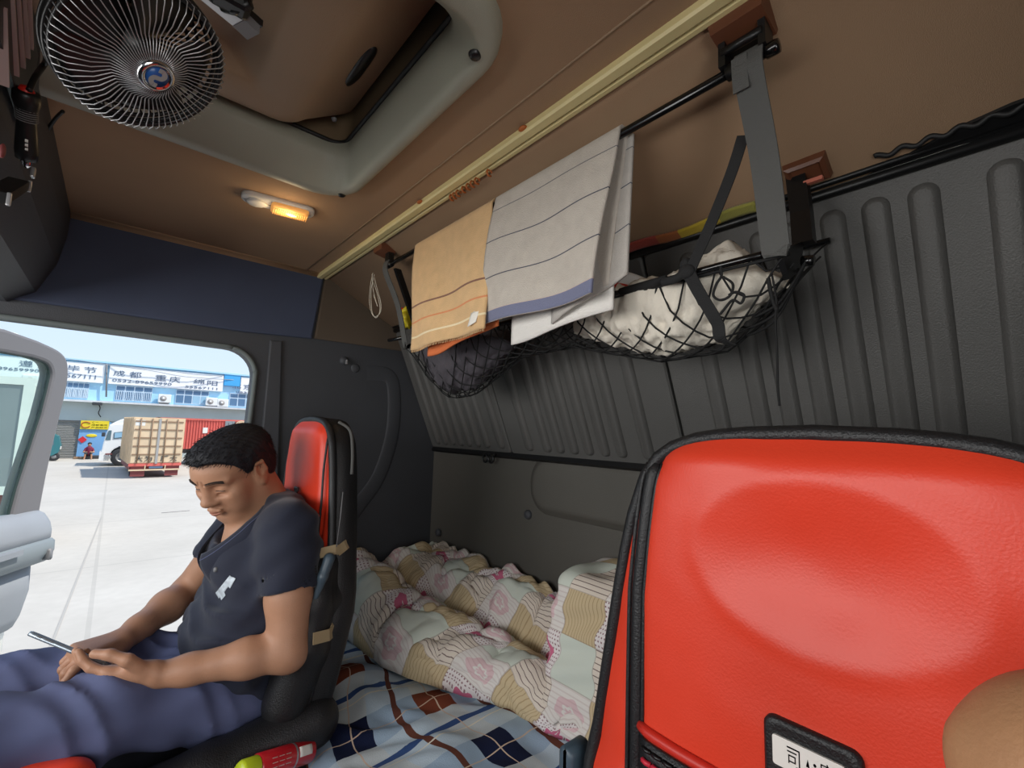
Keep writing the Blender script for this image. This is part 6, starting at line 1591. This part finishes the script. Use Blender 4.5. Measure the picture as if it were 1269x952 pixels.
kbox(B(), 0, KW, -.04, .1, KZ0 - .12, KZ0 + .02).obj('sill', M['redbox'], t); kbox(B(), .05, KW - .05, .1, 5, KZ0 - .3, KZ0 - .05).obj('chassis', M['maroon'], t)
kbox(B(), .02, KW - .04, -.06, .02, .36, .43).obj('bumper_bar', M['beige'], t)
for s_ in (.1, KW - .65): kbox(B(), s_, s_ + .55, .02, .06, .08, .58).obj('mudflap', M['maroon'], t)
for u in (.30, KW - .30): wheel(t, kp(u, 1.2, .42), .42, .30, (1, 0, 0))
for u in (.62, 1.42): kbox(B(), u, u + .04, -.05, 0, .40, .62).obj('strut', M['beige'], t)
b = kbox(B(), .80, 1.35, -.02, .02, .47, .60); b.obj('number_plate', M['ink'], t)
kbox(B(), .1, KW - .1, 5.2, 6.6, .5, 2.1).obj('driver_cab', M['truckdark'], t)

# ------------------------------------------------------------------ grey truck close by, seen through the door window
NY = 14.
def npx(px, py, y=NY): return PY(px, py, y)
c0 = npx(30, 600); t = thing('grey_truck', 'large grey box truck with white rear doors seen through the door window', 'truck', (c0[0], NY, GY))
xe = npx(28, 560)[0]; zt_ = npx(26, 477)[2]; zb_ = npx(28, 604)[2]
# side towards the camera runs away to the left; the white doors face to the right
th2 = math.radians(91)
def gp(a, d, z): # a along the door face (away from camera), d along the side (to the left, towards the camera)
    return (xe + a * math.cos(th2) - d, NY + a * math.sin(th2) + d * .10, z)
def gbox(b, a0, a1, d0, d1, z0, z1): return b.loft([[gp(a0, d0, z), gp(a1, d0, z), gp(a1, d1, z), gp(a0, d1, z)] for z in (z0, z1)], smooth=False)
gbox(B(), 0, 2.4, 0, 9, zb_, zt_).obj('cargo_box', M['greybox'], t)
gbox(B(), -.03, 2.43, -.04, 9.0, zt_, zt_ + .16).obj('top_rail', M['whitebox'], t); gbox(B(), -.04, 2.43, -.06, 9, zb_ - .14, zb_ + .03).obj('bottom_rail', M['whitebox'], t)
gbox(B(), -.03, .10, -.05, .12, zb_, zt_).obj('corner_post', M['whitebox'], t)
for s_ in (0, 1):
    d = gbox(B(), .12 + 1.14 * s_, 1.22 + 1.14 * s_, -.07, 0, zb_ + .05, zt_ - .03).obj('rear_door', M['whitebox'], t)
    for q in (.3, .8):
        a = .12 + 1.14 * s_ + q; B().tube([gp(a, -.11, zb_ + .05), gp(a, -.11, zt_ - .05)], .03, 8).obj('locking_bar', M['greybox'], d)
    for z in (.25, .55, .8): gbox(B(), .2 + 1.14 * s_, .5 + 1.14 * s_, -.10, -.07, zb_ + (zt_ - zb_) * z, zb_ + (zt_ - zb_) * z + .12).obj('hinge', M['ink'], d)
b = B(); b.grid(lambda u, v: gp(-.012, .75 + .5 * u, zb_ + .72 + .45 * v), 2, 2, .01); 
z_ = npx(3, 534)[2]; 
b = B().lathe([(0, .02), (.30, .02), (.30, -.02)], gp(-.02, .80, z_), tuple(np.array(gp(-1, 0, 0)) - np.array(gp(0, 0, 0))), 20); b.obj('green_mark', M['green'], t)
gbox(B(), .2, 2.2, .1, 9, zb_ - .45, zb_ - .14).obj('chassis', M['maroon'], t)
for d in (.9, 2.1): wheel(t, gp(.25, d, GY + .5), .5, .35, tuple(np.array(gp(-1, 0, 0)) - np.array(gp(0, 0, 0))))
wheel(t, gp(2.1, .9, GY + .5), .5, .35, tuple(np.array(gp(1, 0, 0)) - np.array(gp(0, 0, 0))))
